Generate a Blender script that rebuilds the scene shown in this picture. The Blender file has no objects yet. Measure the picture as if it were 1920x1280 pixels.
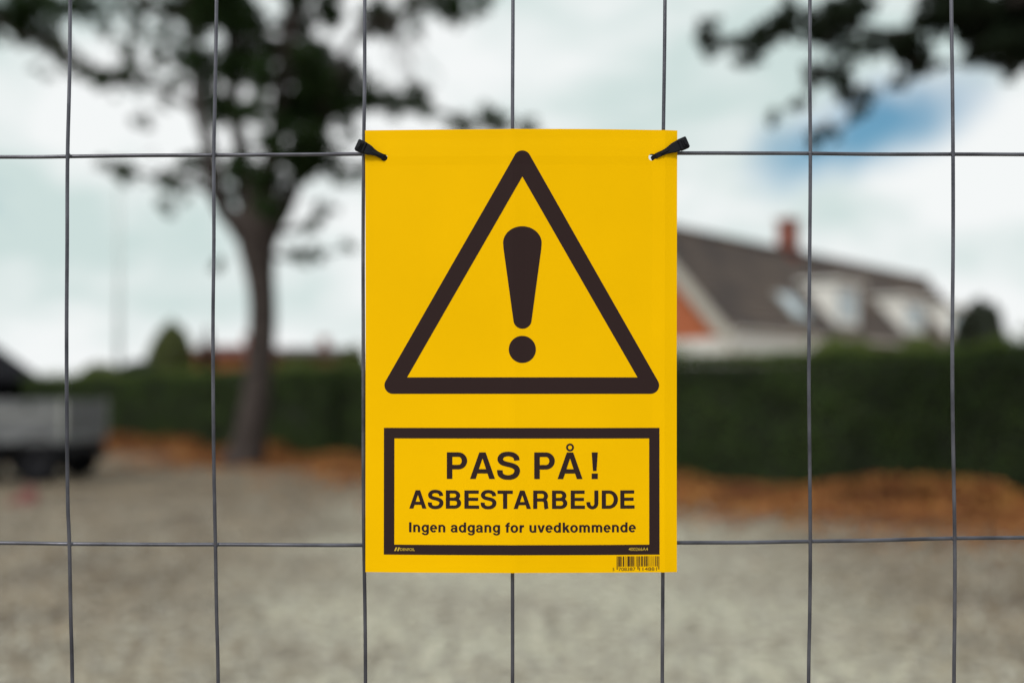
import bpy, bmesh, math, random
import numpy as np
from mathutils import Vector, Matrix, noise
from mathutils.geometry import delaunay_2d_cdt

C = bpy.context.scene
COL = C.collection
random.seed(7)
rng = np.random.default_rng(11)
PI = math.pi

# ------------------------------------------------------------------ camera
CH = 1.30                     # eye height
F = 1867.0                    # focal length in photo pixels (35 mm lens)
YF = 0.67                     # distance to the mesh fence
cam = bpy.data.cameras.new('camera')
co = bpy.data.objects.new('camera', cam)
COL.objects.link(co)
co.location = (0, 0, CH)
co.rotation_euler = (PI / 2, 0, 0)
cam.lens = 35.0
cam.sensor_width = 36.0
cam.shift_y = 105 / 1920
cam.clip_start = 0.05
cam.clip_end = 3000
cam.dof.use_dof = True
cam.dof.focus_distance = YF - 0.004
cam.dof.aperture_fstop = 2.4
C.camera = co

# ------------------------------------------------------------------ world
sun_dir = Vector((-0.48, -0.72, 0.70)).normalized()      # towards the sun
w = bpy.data.worlds.new('World')
C.world = w
w.use_nodes = True
nt = w.node_tree
nt.nodes.clear()
N = nt.nodes.new
L = nt.links.new
sky = N('ShaderNodeTexSky')
sky.sky_type = 'NISHITA'
sky.sun_disc = False
sky.sun_elevation = math.asin(sun_dir.z)
sky.sun_rotation = math.radians(214)
bg1 = N('ShaderNodeBackground'); bg1.inputs[1].default_value = 0.075
tint = N('ShaderNodeMix'); tint.data_type = 'RGBA'; tint.blend_type = 'MULTIPLY'
tint.inputs[0].default_value = 1.0
tint.inputs[7].default_value = (0.62, 0.95, 0.95, 1)
L(sky.outputs[0], tint.inputs[6]); L(tint.outputs[2], bg1.inputs[0])
tc = N('ShaderNodeTexCoord')
mp = N('ShaderNodeMapping'); mp.inputs['Scale'].default_value = (1, 1, 2.4)
L(tc.outputs['Generated'], mp.inputs[0])
n1 = N('ShaderNodeTexNoise'); n1.inputs['Scale'].default_value = 3.6; n1.inputs['Detail'].default_value = 5
n1.inputs['Distortion'].default_value = 0.3
L(mp.outputs[0], n1.inputs[0])
ramp = N('ShaderNodeValToRGB')
ramp.color_ramp.elements[0].position = 0.41; ramp.color_ramp.elements[0].color = (0.49, 0.585, 0.57, 1)
ramp.color_ramp.elements[1].position = 0.57; ramp.color_ramp.elements[1].color = (0.725, 0.745, 0.745, 1)
L(n1.outputs[0], ramp.inputs[0])
bg2 = N('ShaderNodeBackground'); bg2.inputs[1].default_value = 1.0
L(ramp.outputs[0], bg2.inputs[0])
# a gap in the cloud, low in the sky to the right: an ellipse with a ragged rim
gap = Vector((0.530, 1.0, 0.330)).normalized()
right = Vector((0.93, -0.40, 0.26)).normalized()
upv = right.cross(gap).normalized()
def dotn(v):
    d = N('ShaderNodeVectorMath'); d.operation = 'DOT_PRODUCT'; d.inputs[1].default_value = v
    L(tc.outputs['Generated'], d.inputs[0]); return d.outputs['Value']
def mth(op, a, b=None, c=None):
    m = N('ShaderNodeMath'); m.operation = op
    for i, x in enumerate((a, b, c)):
        if x is None: continue
        if isinstance(x, (int, float)): m.inputs[i].default_value = x
        else: L(x, m.inputs[i])
    return m.outputs[0]
gx = mth('DIVIDE', dotn(right), 0.115)
gy = mth('DIVIDE', dotn(upv), 0.046)
gr = mth('SQRT', mth('ADD', mth('MULTIPLY', gx, gx), mth('MULTIPLY', gy, gy)))
n2 = N('ShaderNodeTexNoise'); n2.inputs['Scale'].default_value = 7.0; n2.inputs['Detail'].default_value = 4
L(tc.outputs['Generated'], n2.inputs[0])
gr = mth('ADD', gr, mth('MULTIPLY', mth('SUBTRACT', n2.outputs[0], 0.5), 1.8))
front = mth('GREATER_THAN', dotn(gap), 0.0)
mr = N('ShaderNodeMapRange'); mr.interpolation_type = 'SMOOTHSTEP'
mr.inputs[1].default_value = 0.25; mr.inputs[2].default_value = 1.25
mr.inputs[3].default_value = 1.0; mr.inputs[4].default_value = 0.0
L(gr, mr.inputs[0])
hole1 = mth('MULTIPLY', mr.outputs[0], front)
mr2 = N('ShaderNodeMapRange'); mr2.interpolation_type = 'SMOOTHSTEP'   # thin places elsewhere
mr2.inputs[1].default_value = 0.34; mr2.inputs[2].default_value = 0.27
mr2.inputs[3].default_value = 0.0; mr2.inputs[4].default_value = 0.7
L(n1.outputs[0], mr2.inputs[0])
hole = mth('MAXIMUM', hole1, mr2.outputs[0])
mix = N('ShaderNodeMixShader')
L(hole, mix.inputs[0]); L(bg2.outputs[0], mix.inputs[1]); L(bg1.outputs[0], mix.inputs[2])
out = N('ShaderNodeOutputWorld'); L(mix.outputs[0], out.inputs[0])

# ------------------------------------------------------------------ sun (veiled, soft)
sl = bpy.data.lights.new('sun', 'SUN')
sl.energy = 1.5
sl.angle = math.radians(14)
sl.color = (1.0, 0.95, 0.88)
so = bpy.data.objects.new('sun', sl); COL.objects.link(so)
so.rotation_euler = sun_dir.to_track_quat('Z', 'Y').to_euler()
so.location = (-5, -6, 12)

vs = C.view_settings
vs.view_transform = 'Standard'; vs.look = 'None'
vs.exposure = 0.33; vs.gamma = 1.0; vs.use_curve_mapping = False
C.cycles.use_denoising = True

# ------------------------------------------------------------------ helpers
def P(px, py, Y):
    return Vector(((px - 960) / F * Y, Y, CH - (py - 745) / F * Y))

def mat(name, col, rough=0.8, metal=0.0, spec=0.5, var=0.0, vscale=5.0, bump=0.0, bscale=40.0,
        col2=None, island=0.0, trans=0.0, detail=4, coord='Object', lo=0.35, hi=0.65):
    m = bpy.data.materials.new(name); m.use_nodes = True
    t = m.node_tree; b = t.nodes['Principled BSDF']
    n = t.nodes.new; l = t.links.new
    b.inputs['Base Color'].default_value = (*col, 1)
    b.inputs['Roughness'].default_value = rough
    b.inputs['Metallic'].default_value = metal
    b.inputs['Specular IOR Level'].default_value = spec
    tcn = n('ShaderNodeTexCoord')
    src = None
    if col2 is not None or var > 0:
        c2 = col2 if col2 is not None else tuple(max(0, c * (1 - var)) for c in col)
        nz = n('ShaderNodeTexNoise'); nz.inputs['Scale'].default_value = vscale; nz.inputs['Detail'].default_value = detail
        l(tcn.outputs[coord], nz.inputs[0])
        r = n('ShaderNodeValToRGB')
        r.color_ramp.elements[0].position = lo; r.color_ramp.elements[0].color = (*c2, 1)
        r.color_ramp.elements[1].position = hi; r.color_ramp.elements[1].color = (*col, 1)
        l(nz.outputs[0], r.inputs[0]); src = r.outputs[0]
    if island > 0:
        g = n('ShaderNodeNewGeometry')
        hs = n('ShaderNodeHueSaturation')
        mm = n('ShaderNodeMapRange'); mm.inputs[3].default_value = 1 - island; mm.inputs[4].default_value = 1 + island
        l(g.outputs['Random Per Island'], mm.inputs[0]); l(mm.outputs[0], hs.inputs['Value'])
        mm2 = n('ShaderNodeMapRange'); mm2.inputs[3].default_value = 0.5 - island * 0.05; mm2.inputs[4].default_value = 0.5 + island * 0.05
        l(g.outputs['Random Per Island'], mm2.inputs[0]); l(mm2.outputs[0], hs.inputs['Hue'])
        if src is not None: l(src, hs.inputs['Color'])
        else: hs.inputs['Color'].default_value = (*col, 1)
        src = hs.outputs[0]
    if src is not None: l(src, b.inputs['Base Color'])
    if bump > 0:
        nb = n('ShaderNodeTexNoise'); nb.inputs['Scale'].default_value = bscale; nb.inputs['Detail'].default_value = 5
        l(tcn.outputs[coord], nb.inputs[0])
        bp = n('ShaderNodeBump'); bp.inputs['Strength'].default_value = bump; bp.inputs['Distance'].default_value = 0.3 / bscale
        l(nb.outputs[0], bp.inputs['Height']); l(bp.outputs[0], b.inputs['Normal'])
    if trans > 0:
        tr = n('ShaderNodeBsdfTranslucent')
        tr.inputs[0].default_value = (col[0] * 1.3, col[1] * 1.5, col[2] * 0.8, 1)
        mx = n('ShaderNodeMixShader'); mx.inputs[0].default_value = trans
        o = t.nodes['Material Output']
        l(b.outputs[0], mx.inputs[1]); l(tr.outputs[0], mx.inputs[2]); l(mx.outputs[0], o.inputs[0])
    return m

def link(name, me, m=None, parent=None, loc=None):
    o = bpy.data.objects.new(name, me)
    if m is not None and me is not None and not me.materials: me.materials.append(m)
    COL.objects.link(o)
    if loc is not None: o.location = loc
    if parent is not None: o.parent = parent
    return o

def obj(name, bm, m, parent=None, smooth=False, loc=None):
    me = bpy.data.meshes.new(name)
    bmesh.ops.recalc_face_normals(bm, faces=bm.faces)
    bm.to_mesh(me); bm.free()
    if smooth:
        me.polygons.foreach_set('use_smooth', [True] * len(me.polygons))
    return link(name, me, m, parent, loc)

def empty(name, loc=(0, 0, 0), rz=0.0):
    o = bpy.data.objects.new(name, None); COL.objects.link(o)
    o.location = loc; o.rotation_euler = (0, 0, rz); o.empty_display_size = 0.1
    return o

def tag(o, label=None, cat=None, group=None, kind=None):
    if label: o['label'] = label
    if cat: o['category'] = cat
    if group: o['group'] = group
    if kind: o['kind'] = kind
    return o

def box(bm, c, s, rot=None, bev=0.0):
    r = bmesh.ops.create_cube(bm, size=1.0)
    vs_ = r['verts']
    bmesh.ops.scale(bm, vec=s, verts=vs_)
    if bev > 0:
        es = list({e for v in vs_ for e in v.link_edges})
        rr = bmesh.ops.bevel(bm, geom=es, offset=bev, segments=2, affect='EDGES', profile=0.5)
        vs_ = list({v for f in rr['faces'] for v in f.verts} | {v for v in vs_ if v.is_valid})
    if rot is not None: bmesh.ops.transform(bm, matrix=rot.to_4x4(), verts=vs_)
    bmesh.ops.translate(bm, vec=c, verts=vs_)
    return vs_

def tube(bm, pts, rads, seg=8, cap=True):
    pts = [Vector(p) for p in pts]
    n = len(pts)
    rings = []
    ref = Vector((0.31, 0.87, 0.21)).normalized()
    for i, p in enumerate(pts):
        d = (pts[min(i + 1, n - 1)] - pts[max(i - 1, 0)]).normalized()
        a = ref - d * ref.dot(d)
        if a.length < 0.2: a = Vector((1, 0, 0)) - d * d.x
        a.normalize(); b = d.cross(a)
        r = rads[i] if hasattr(rads, '__len__') else rads
        rings.append([bm.verts.new(p + (a * math.cos(t) + b * math.sin(t)) * r)
                      for t in [2 * PI * k / seg for k in range(seg)]])
    for i in range(n - 1):
        for k in range(seg):
            bm.faces.new((rings[i][k], rings[i][(k + 1) % seg], rings[i + 1][(k + 1) % seg], rings[i + 1][k]))
    if cap:
        bm.faces.new(rings[0][::-1]); bm.faces.new(rings[-1])

def catmull(pts, sub=6):
    pts = [np.array(p, float) for p in pts]
    out_ = []
    n = len(pts)
    for i in range(n - 1):
        p0 = pts[max(i - 1, 0)]; p1 = pts[i]; p2 = pts[i + 1]; p3 = pts[min(i + 2, n - 1)]
        for k in range(sub):
            t = k / sub
            out_.append(0.5 * ((2 * p1) + (-p0 + p2) * t + (2 * p0 - 5 * p1 + 4 * p2 - p3) * t * t + (-p0 + 3 * p1 - 3 * p2 + p3) * t ** 3))
    out_.append(pts[-1])
    return out_

def prism(bm, poly, d0, d1, ax=1):
    """poly in the two axes other than ax, extruded from d0 to d1 along ax"""
    def mk(u, v, d):
        return (d, u, v) if ax == 0 else ((u, d, v) if ax == 1 else (u, v, d))
    a = [bm.verts.new(mk(u, v, d0)) for u, v in poly]
    b = [bm.verts.new(mk(u, v, d1)) for u, v in poly]
    bm.faces.new(a); bm.faces.new(b[::-1])
    n = len(poly)
    for i in range(n):
        bm.faces.new((a[i], b[i], b[(i + 1) % n], a[(i + 1) % n]))

def leaf_mesh(name, cen, size, up=0.0, aspect=0.55, szvar=0.35):
    """one mesh of many small pointed leaves, random orientation"""
    cen = np.asarray(cen, float)
    n = len(cen)
    a = rng.normal(size=(n, 3)); a /= np.linalg.norm(a, axis=1)[:, None]
    b = rng.normal(size=(n, 3))
    if up > 0:                              # flatter leaves
        a[:, 2] *= (1 - up); a /= np.linalg.norm(a, axis=1)[:, None]
        b[:, 2] *= (1 - up)
    b -= a * (a * b).sum(1)[:, None]; b /= np.linalg.norm(b, axis=1)[:, None]
    c = np.cross(a, b)
    s = size * (1 + szvar * rng.uniform(-1, 1, n))[:, None]
    v = np.empty((n, 4, 3))
    v[:, 0] = cen - a * s * 0.5
    v[:, 1] = cen + b * s * aspect * 0.5 + c * s * 0.07
    v[:, 2] = cen + a * s * 0.5
    v[:, 3] = cen - b * s * aspect * 0.5 + c * s * 0.07
    me = bpy.data.meshes.new(name)
    me.vertices.add(n * 4); me.vertices.foreach_set('co', v.ravel())
    me.loops.add(n * 4); me.loops.foreach_set('vertex_index', np.arange(n * 4, dtype=np.int32))
    me.polygons.add(n); me.polygons.foreach_set('loop_start', np.arange(0, n * 4, 4, dtype=np.int32))
    me.update(calc_edges=True)
    return me

def blob_points(c, r, n):
    d = rng.normal(size=(n, 3)); d /= np.linalg.norm(d, axis=1)[:, None]
    q = r * rng.uniform(0.0, 1, n) ** 0.45
    return np.array(c)[None] + d * q[:, None] * np.array([1, 1, 0.8])[None]

# ------------------------------------------------------------------ materials
M = {}
M['bark'] = mat('bark', (0.070, 0.056, 0.052), 0.9, spec=0.15, var=0.5, vscale=6, bump=0.6, bscale=18)
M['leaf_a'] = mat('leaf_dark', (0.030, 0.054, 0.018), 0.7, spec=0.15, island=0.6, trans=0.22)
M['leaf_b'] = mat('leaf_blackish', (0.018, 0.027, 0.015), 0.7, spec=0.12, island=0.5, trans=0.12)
M['hedge'] = mat('hedge_leaf', (0.062, 0.098, 0.026), 0.7, spec=0.15, col2=(0.026, 0.040, 0.014), vscale=1.4, island=0.5, trans=0.10)
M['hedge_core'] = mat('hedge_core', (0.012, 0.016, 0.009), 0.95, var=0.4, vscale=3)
M['growth'] = mat('pale_new_leaf', (0.115, 0.150, 0.038), 0.7, spec=0.15, island=0.5, trans=0.2)
M['shrub'] = mat('shrub_leaf', (0.115, 0.135, 0.040), 0.6, island=0.4, trans=0.2)
M['shrub_dark'] = mat('shrub_dark_leaf', (0.035, 0.045, 0.028), 0.6, island=0.4, trans=0.1)
M['litter'] = mat('dry_leaf', (0.40, 0.170, 0.060), 0.85, spec=0.1, col2=(0.13, 0.050, 0.025), vscale=1.1, island=0.5)
M['stone'] = mat('gravel_stone', (0.36, 0.34, 0.29), 0.85, island=0.5)
M['yellow'] = mat('yellow_plastic', (0.95, 0.53, 0.0), 0.5, spec=0.03, var=0.06, vscale=9)
M['ink'] = mat('dark_brown_ink', (0.030, 0.0165, 0.0165), 0.5, spec=0.08)
M['ink_yellow'] = mat('yellow_knockout', (0.62, 0.42, 0.04), 0.5, spec=0.3)
M['wire'] = mat('galvanised_wire', (0.125, 0.125, 0.152), 0.38, metal=0.5, col2=(0.055, 0.055, 0.070), vscale=35, bump=0.25, bscale=500)
M['galv'] = mat('galvanised_tube', (0.36, 0.37, 0.39), 0.45, metal=0.7, var=0.3, vscale=30)
M['black'] = mat('black_nylon', (0.005, 0.006, 0.010), 0.5, spec=0.18)
M['concrete'] = mat('concrete', (0.33, 0.32, 0.30), 0.9, var=0.3, vscale=12, bump=0.4, bscale=60)
M['tile'] = mat('roof_tile', (0.150, 0.118, 0.100), 0.85, spec=0.15, col2=(0.085, 0.072, 0.070), vscale=0.7, bump=0.5, bscale=9)
M['brick'] = mat('orange_brick', (0.52, 0.155, 0.065), 0.85, var=0.25, vscale=8, bump=0.3, bscale=12)
M['chimney'] = mat('chimney_brick', (0.26, 0.085, 0.060), 0.85, var=0.3, vscale=6)
M['white'] = mat('white_paint', (0.80, 0.80, 0.77), 0.5, var=0.06, vscale=3)
M['barge'] = mat('weathered_paint', (0.47, 0.45, 0.40), 0.6, var=0.1, vscale=3)
M['glass'] = mat('window_glass', (0.42, 0.52, 0.58), 0.08, spec=1.0)  # sky reflection and pale curtains behind are painted into the base colour
M['redtile'] = mat('red_roof_tile', (0.16, 0.045, 0.035), 0.8, var=0.3, vscale=2)
M['orange_wall'] = mat('ochre_brick', (0.36, 0.13, 0.055), 0.85, var=0.25, vscale=2)
M['ochre'] = mat('ochre_render', (0.19, 0.13, 0.06), 0.85, var=0.25, vscale=2)
M['browntile'] = mat('brown_roof', (0.055, 0.040, 0.035), 0.8, var=0.3, vscale=2)
M['tar'] = mat('tarred_boards', (0.008, 0.007, 0.011), 0.9, spec=0.1, var=0.3, vscale=4)
M['alu'] = mat('trailer_aluminium', (0.165, 0.17, 0.18), 0.6, metal=0.25, var=0.25, vscale=3)
M['alu_light'] = mat('trailer_rail', (0.34, 0.35, 0.33), 0.55, metal=0.25, var=0.2, vscale=4)
M['rubber'] = mat('rubber', (0.008, 0.008, 0.010), 0.9, spec=0.15)
M['steel_dark'] = mat('dark_steel', (0.016, 0.016, 0.020), 0.75, spec=0.2, metal=0.3)
M['red'] = mat('faded_red', (0.24, 0.085, 0.080), 0.7, var=0.2, vscale=12)
M['lamp_red'] = mat('red_lens', (0.20, 0.02, 0.015), 0.3)
M['pole'] = mat('pale_pole', (0.56, 0.62, 0.62), 0.6)
M['stake'] = mat('grey_green_wood', (0.20, 0.22, 0.18), 0.85, var=0.2, vscale=8)

# ------------------------------------------------------------------ hedge line (needed by the ground)
H0 = Vector((-22.0, 38.43, 0)); H1 = Vector((9.6, 8.5, 0))
HD = (H1 - H0).normalized(); HN = Vector((HD.y, -HD.x, 0))      # HN points to the camera side
if HN.y > 0: HN = -HN

# ground: one sheet to the horizon
def ground_material():
    m = bpy.data.materials.new('gravel_ground'); m.use_nodes = True
    t = m.node_tree; b = t.nodes['Principled BSDF']; n = t.nodes.new; l = t.links.new
    b.inputs['Roughness'].default_value = 0.92; b.inputs['Specular IOR Level'].default_value = 0.25
    tcn = n('ShaderNodeTexCoord')
    def noise_(s, d=4):
        z = n('ShaderNodeTexNoise'); z.inputs['Scale'].default_value = s; z.inputs['Detail'].default_value = d
        l(tcn.outputs['Object'], z.inputs[0]); return z.outputs[0]
    def rampc(f, a, b_, p0, p1):
        r = n('ShaderNodeValToRGB')
        r.color_ramp.elements[0].position = p0; r.color_ramp.elements[0].color = (*a, 1)
        r.color_ramp.elements[1].position = p1; r.color_ramp.elements[1].color = (*b_, 1)
        l(f, r.inputs[0]); return r.outputs[0]
    def mixc(f, a, b_, mode='MIX'):
        x = n('ShaderNodeMix'); x.data_type = 'RGBA'; x.blend_type = mode
        if isinstance(f, float): x.inputs[0].default_value = f
        else: l(f, x.inputs[0])
        l(a, x.inputs[6]); l(b_, x.inputs[7]); return x.outputs[2]
    base = rampc(noise_(0.9, 5), (0.40, 0.375, 0.32), (0.54, 0.53, 0.45), 0.38, 0.62)
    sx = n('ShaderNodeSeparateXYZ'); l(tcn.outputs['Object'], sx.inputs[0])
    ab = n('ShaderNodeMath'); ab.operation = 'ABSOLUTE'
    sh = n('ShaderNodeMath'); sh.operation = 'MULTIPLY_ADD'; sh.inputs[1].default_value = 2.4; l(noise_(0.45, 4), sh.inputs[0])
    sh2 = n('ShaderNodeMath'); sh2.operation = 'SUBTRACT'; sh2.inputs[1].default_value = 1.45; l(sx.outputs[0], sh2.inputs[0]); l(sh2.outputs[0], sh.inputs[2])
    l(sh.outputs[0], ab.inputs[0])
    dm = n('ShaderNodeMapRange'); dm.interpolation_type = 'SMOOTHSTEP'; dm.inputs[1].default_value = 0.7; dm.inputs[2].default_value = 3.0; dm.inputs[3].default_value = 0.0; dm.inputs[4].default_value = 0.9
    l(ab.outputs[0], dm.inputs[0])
    brown_vignette = rampc(noise_(1.3, 5), (0.13, 0.096, 0.070), (0.265, 0.212, 0.155), 0.38, 0.62)  # browner side gravel, with lens vignette darkening painted into its colour
    base = mixc(dm.outputs[0], base, brown_vignette)
    fine = rampc(noise_(11.0, 7), (0.30, 0.25, 0.22), (1.30, 1.30, 1.26), 0.32, 0.62)
    vor = n('ShaderNodeTexVoronoi'); vor.inputs['Scale'].default_value = 38
    l(tcn.outputs['Object'], vor.inputs[0])
    peb = rampc(vor.outputs['Color'], (0.55, 0.55, 0.56), (1.25, 1.22, 1.15), 0.2, 0.85)
    c = mixc(1.0, base, fine, 'MULTIPLY'); c = mixc(1.0, c, peb, 'MULTIPLY')
    # bare brown earth and crumbled leaves towards the foot of the hedge
    dt = n('ShaderNodeVectorMath'); dt.operation = 'DOT_PRODUCT'; dt.inputs[1].default_value = HN
    l(tcn.outputs['Object'], dt.inputs[0])
    m0 = n('ShaderNodeMath'); m0.operation = 'SUBTRACT'; m0.inputs[1].default_value = HN.dot(H0); l(dt.outputs['Value'], m0.inputs[0])
    m1 = n('ShaderNodeMath'); m1.operation = 'MULTIPLY_ADD'; m1.inputs[1].default_value = 5.0; l(noise_(0.55, 5), m1.inputs[0])
    m2 = n('ShaderNodeMath'); m2.operation = 'MULTIPLY'; m2.inputs[1].default_value = -1.0; l(m1.outputs[0], m2.inputs[0])
    m1.inputs[2].default_value = -2.5
    m3 = n('ShaderNodeMath'); m3.operation = 'ADD'; l(m0.outputs[0], m3.inputs[0]); l(m2.outputs[0], m3.inputs[1])
    mrr = n('ShaderNodeMapRange'); mrr.inputs[1].default_value = 3.5; mrr.inputs[2].default_value = 1.8
    l(m3.outputs[0], mrr.inputs[0])
    brown = rampc(noise_(2.2, 5), (0.10, 0.045, 0.025), (0.30, 0.14, 0.062), 0.35, 0.65)
    c = mixc(mrr.outputs[0], c, brown)
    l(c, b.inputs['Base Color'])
    bp = n('ShaderNodeBump'); bp.inputs['Strength'].default_value = 0.6; bp.inputs['Distance'].default_value = 0.02
    l(vor.outputs['Distance'], bp.inputs['Height']); l(bp.outputs[0], b.inputs['Normal'])
    return m
bm = bmesh.new()
for (x0, x1, y0, y1, nx, ny) in ((-900, 900, -600, 1500, 12, 14),):
    bmesh.ops.create_grid(bm, x_segments=nx, y_segments=ny, size=0.5)
    bmesh.ops.scale(bm, vec=(x1 - x0, y1 - y0, 1), verts=bm.verts)
    bmesh.ops.translate(bm, vec=((x0 + x1) / 2, (y0 + y1) / 2, 0), verts=bm.verts)
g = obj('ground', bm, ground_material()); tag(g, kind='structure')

# loose stones on the near gravel
def stone_field(n):
    y = 3.6 + 9.0 * rng.uniform(0, 1, n) ** 1.4
    x = rng.uniform(-0.62, 0.62, n) * y
    s = rng.uniform(0.008, 0.024, n)
    base = np.array([[1, 0, 0], [0.3, 0.95, 0], [-0.8, 0.6, 0], [-0.8, -0.6, 0], [0.3, -0.95, 0], [0.1, 0, 0.75]])
    ang = rng.uniform(0, 2 * PI, n)
    v = np.empty((n, 6, 3))
    j = rng.uniform(0.75, 1.25, (n, 6))
    for k in range(6):
        bx, by, bz = base[k]
        v[:, k, 0] = x + s * j[:, k] * (bx * np.cos(ang) - by * np.sin(ang))
        v[:, k, 1] = y + s * j[:, k] * (bx * np.sin(ang) + by * np.cos(ang))
        v[:, k, 2] = s * j[:, k] * bz + 0.001
    tri = np.array([[0, 1, 5], [1, 2, 5], [2, 3, 5], [3, 4, 5], [4, 0, 5]])
    idx = (np.arange(n)[:, None, None] * 6 + tri[None]).astype(np.int32)
    me = bpy.data.meshes.new('gravel')
    me.vertices.add(n * 6); me.vertices.foreach_set('co', v.ravel())
    me.loops.add(n * 15); me.loops.foreach_set('vertex_index', idx.ravel())
    me.polygons.add(n * 5); me.polygons.foreach_set('loop_start', np.arange(0, n * 15, 3, dtype=np.int32))
    me.update(calc_edges=True)
    return me
o = link('gravel', stone_field(9000), M['stone'])
tag(o, 'loose pale gravel stones scattered over the yard', 'gravel', kind='stuff')

# ------------------------------------------------------------------ hedge
HH = 1.90
def make_hedge():
    root = empty('hedge', (H0 + H1) / 2)
    tag(root, 'long clipped dark green hedge running behind the gravel yard', 'hedge')
    off = root.location
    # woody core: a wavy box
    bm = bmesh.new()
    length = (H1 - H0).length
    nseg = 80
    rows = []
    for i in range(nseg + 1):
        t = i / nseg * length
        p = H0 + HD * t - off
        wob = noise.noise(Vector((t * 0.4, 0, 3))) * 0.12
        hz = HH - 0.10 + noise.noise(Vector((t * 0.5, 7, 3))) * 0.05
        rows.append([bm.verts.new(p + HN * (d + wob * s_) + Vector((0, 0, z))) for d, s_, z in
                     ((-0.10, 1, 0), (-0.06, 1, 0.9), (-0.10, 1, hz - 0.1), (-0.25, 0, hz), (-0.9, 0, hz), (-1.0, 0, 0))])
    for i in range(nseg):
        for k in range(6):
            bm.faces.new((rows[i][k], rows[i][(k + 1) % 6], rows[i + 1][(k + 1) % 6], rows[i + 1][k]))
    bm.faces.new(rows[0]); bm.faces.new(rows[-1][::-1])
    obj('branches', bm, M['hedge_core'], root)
    n = 120000
    t = rng.uniform(0, 1, n) ** 0.8 * length
    face = rng.uniform(0, 1, n)
    z = np.where(face < 0.72, rng.uniform(0.03, HH, n), HH + rng.normal(0, 0.03, n))
    # density falls near the ground, where the stems show
    d = np.where(face < 0.72, rng.normal(-0.02, 0.06, n), rng.uniform(-1.0, 0.0, n))
    wob = np.array([noise.noise(Vector((a * 0.4, 0, 3))) * 0.12 + noise.noise(Vector((a * 1.6, b * 1.6, 9))) * 0.10 for a, b in zip(t, z)])
    d = d + wob
    topw = np.array([noise.noise(Vector((a * 0.5, 7, 3))) * 0.07 + noise.noise(Vector((a * 2.1, 3, 1))) * 0.05 for a in t])
    z = np.where(z > HH * 0.8, z + topw, z)
    h0 = np.array(H0 - off); hd = np.array(HD); hn = np.array(HN)
    cen = h0[None] + hd[None] * t[:, None] + hn[None] * d[:, None]
    cen[:, 2] = z
    link('foliage', leaf_mesh('foliage', cen, 0.062), M['hedge'], root)
    # paler new growth and stray shoots along the top
    n = 20000
    t = rng.uniform(0, 1, n) * length
    amp = np.array([max(0, noise.noise(Vector((a * 1.3, 1.5, 8))) + 0.15) + 0.6 * max(0, noise.noise(Vector((a * 6, 2.5, 8)))) for a in t])
    z = HH + rng.uniform(0, 1, n) ** 1.6 * amp * 0.34 + np.array([noise.noise(Vector((a * 0.5, 7, 3))) * 0.07 for a in t])
    d = rng.uniform(-0.9, 0.06, n)
    cen = h0[None] + hd[None] * t[:, None] + hn[None] * d[:, None]
    cen[:, 2] = z
    link('new_growth', leaf_mesh('new_growth', cen, 0.058), M['growth'], root)
make_hedge()

# leaf litter drifted along the hedge
def make_litter():
    n = 95000
    length = (H1 - H0).length
    t = rng.uniform(0.22, 1.0, n) * length
    width = 0.7 + 3.4 * (t / length) ** 2.0
    nz = np.array([noise.noise(Vector((a * 0.35, 0.5, 2))) for a in t])
    d = np.abs(rng.normal(0, 1, n)) ** 1.1 * width * (0.62 + 0.55 * nz) - 0.05
    x0 = np.array(H0)[None] + np.array(HD)[None] * t[:, None] + np.array(HN)[None] * d[:, None]
    hump = np.clip(0.5 + 2.2 * np.array([noise.noise(Vector((a * 0.55, 4.5, 2))) for a in t]), 0, 1)
    z = 0.012 + rng.uniform(0, 1, n) * np.clip((0.07 + 0.24 * hump) * np.exp(-((d - 0.2) / 0.6) ** 2), 0.012, 1)
    x0[:, 2] = z
    o = link('leaf_litter', leaf_mesh('leaf_litter', x0, 0.075, up=0.65, aspect=0.7), M['litter'])
    tag(o, 'rust orange drift of dead leaves along the foot of the hedge', 'leaf litter', kind='stuff')
make_litter()

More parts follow.
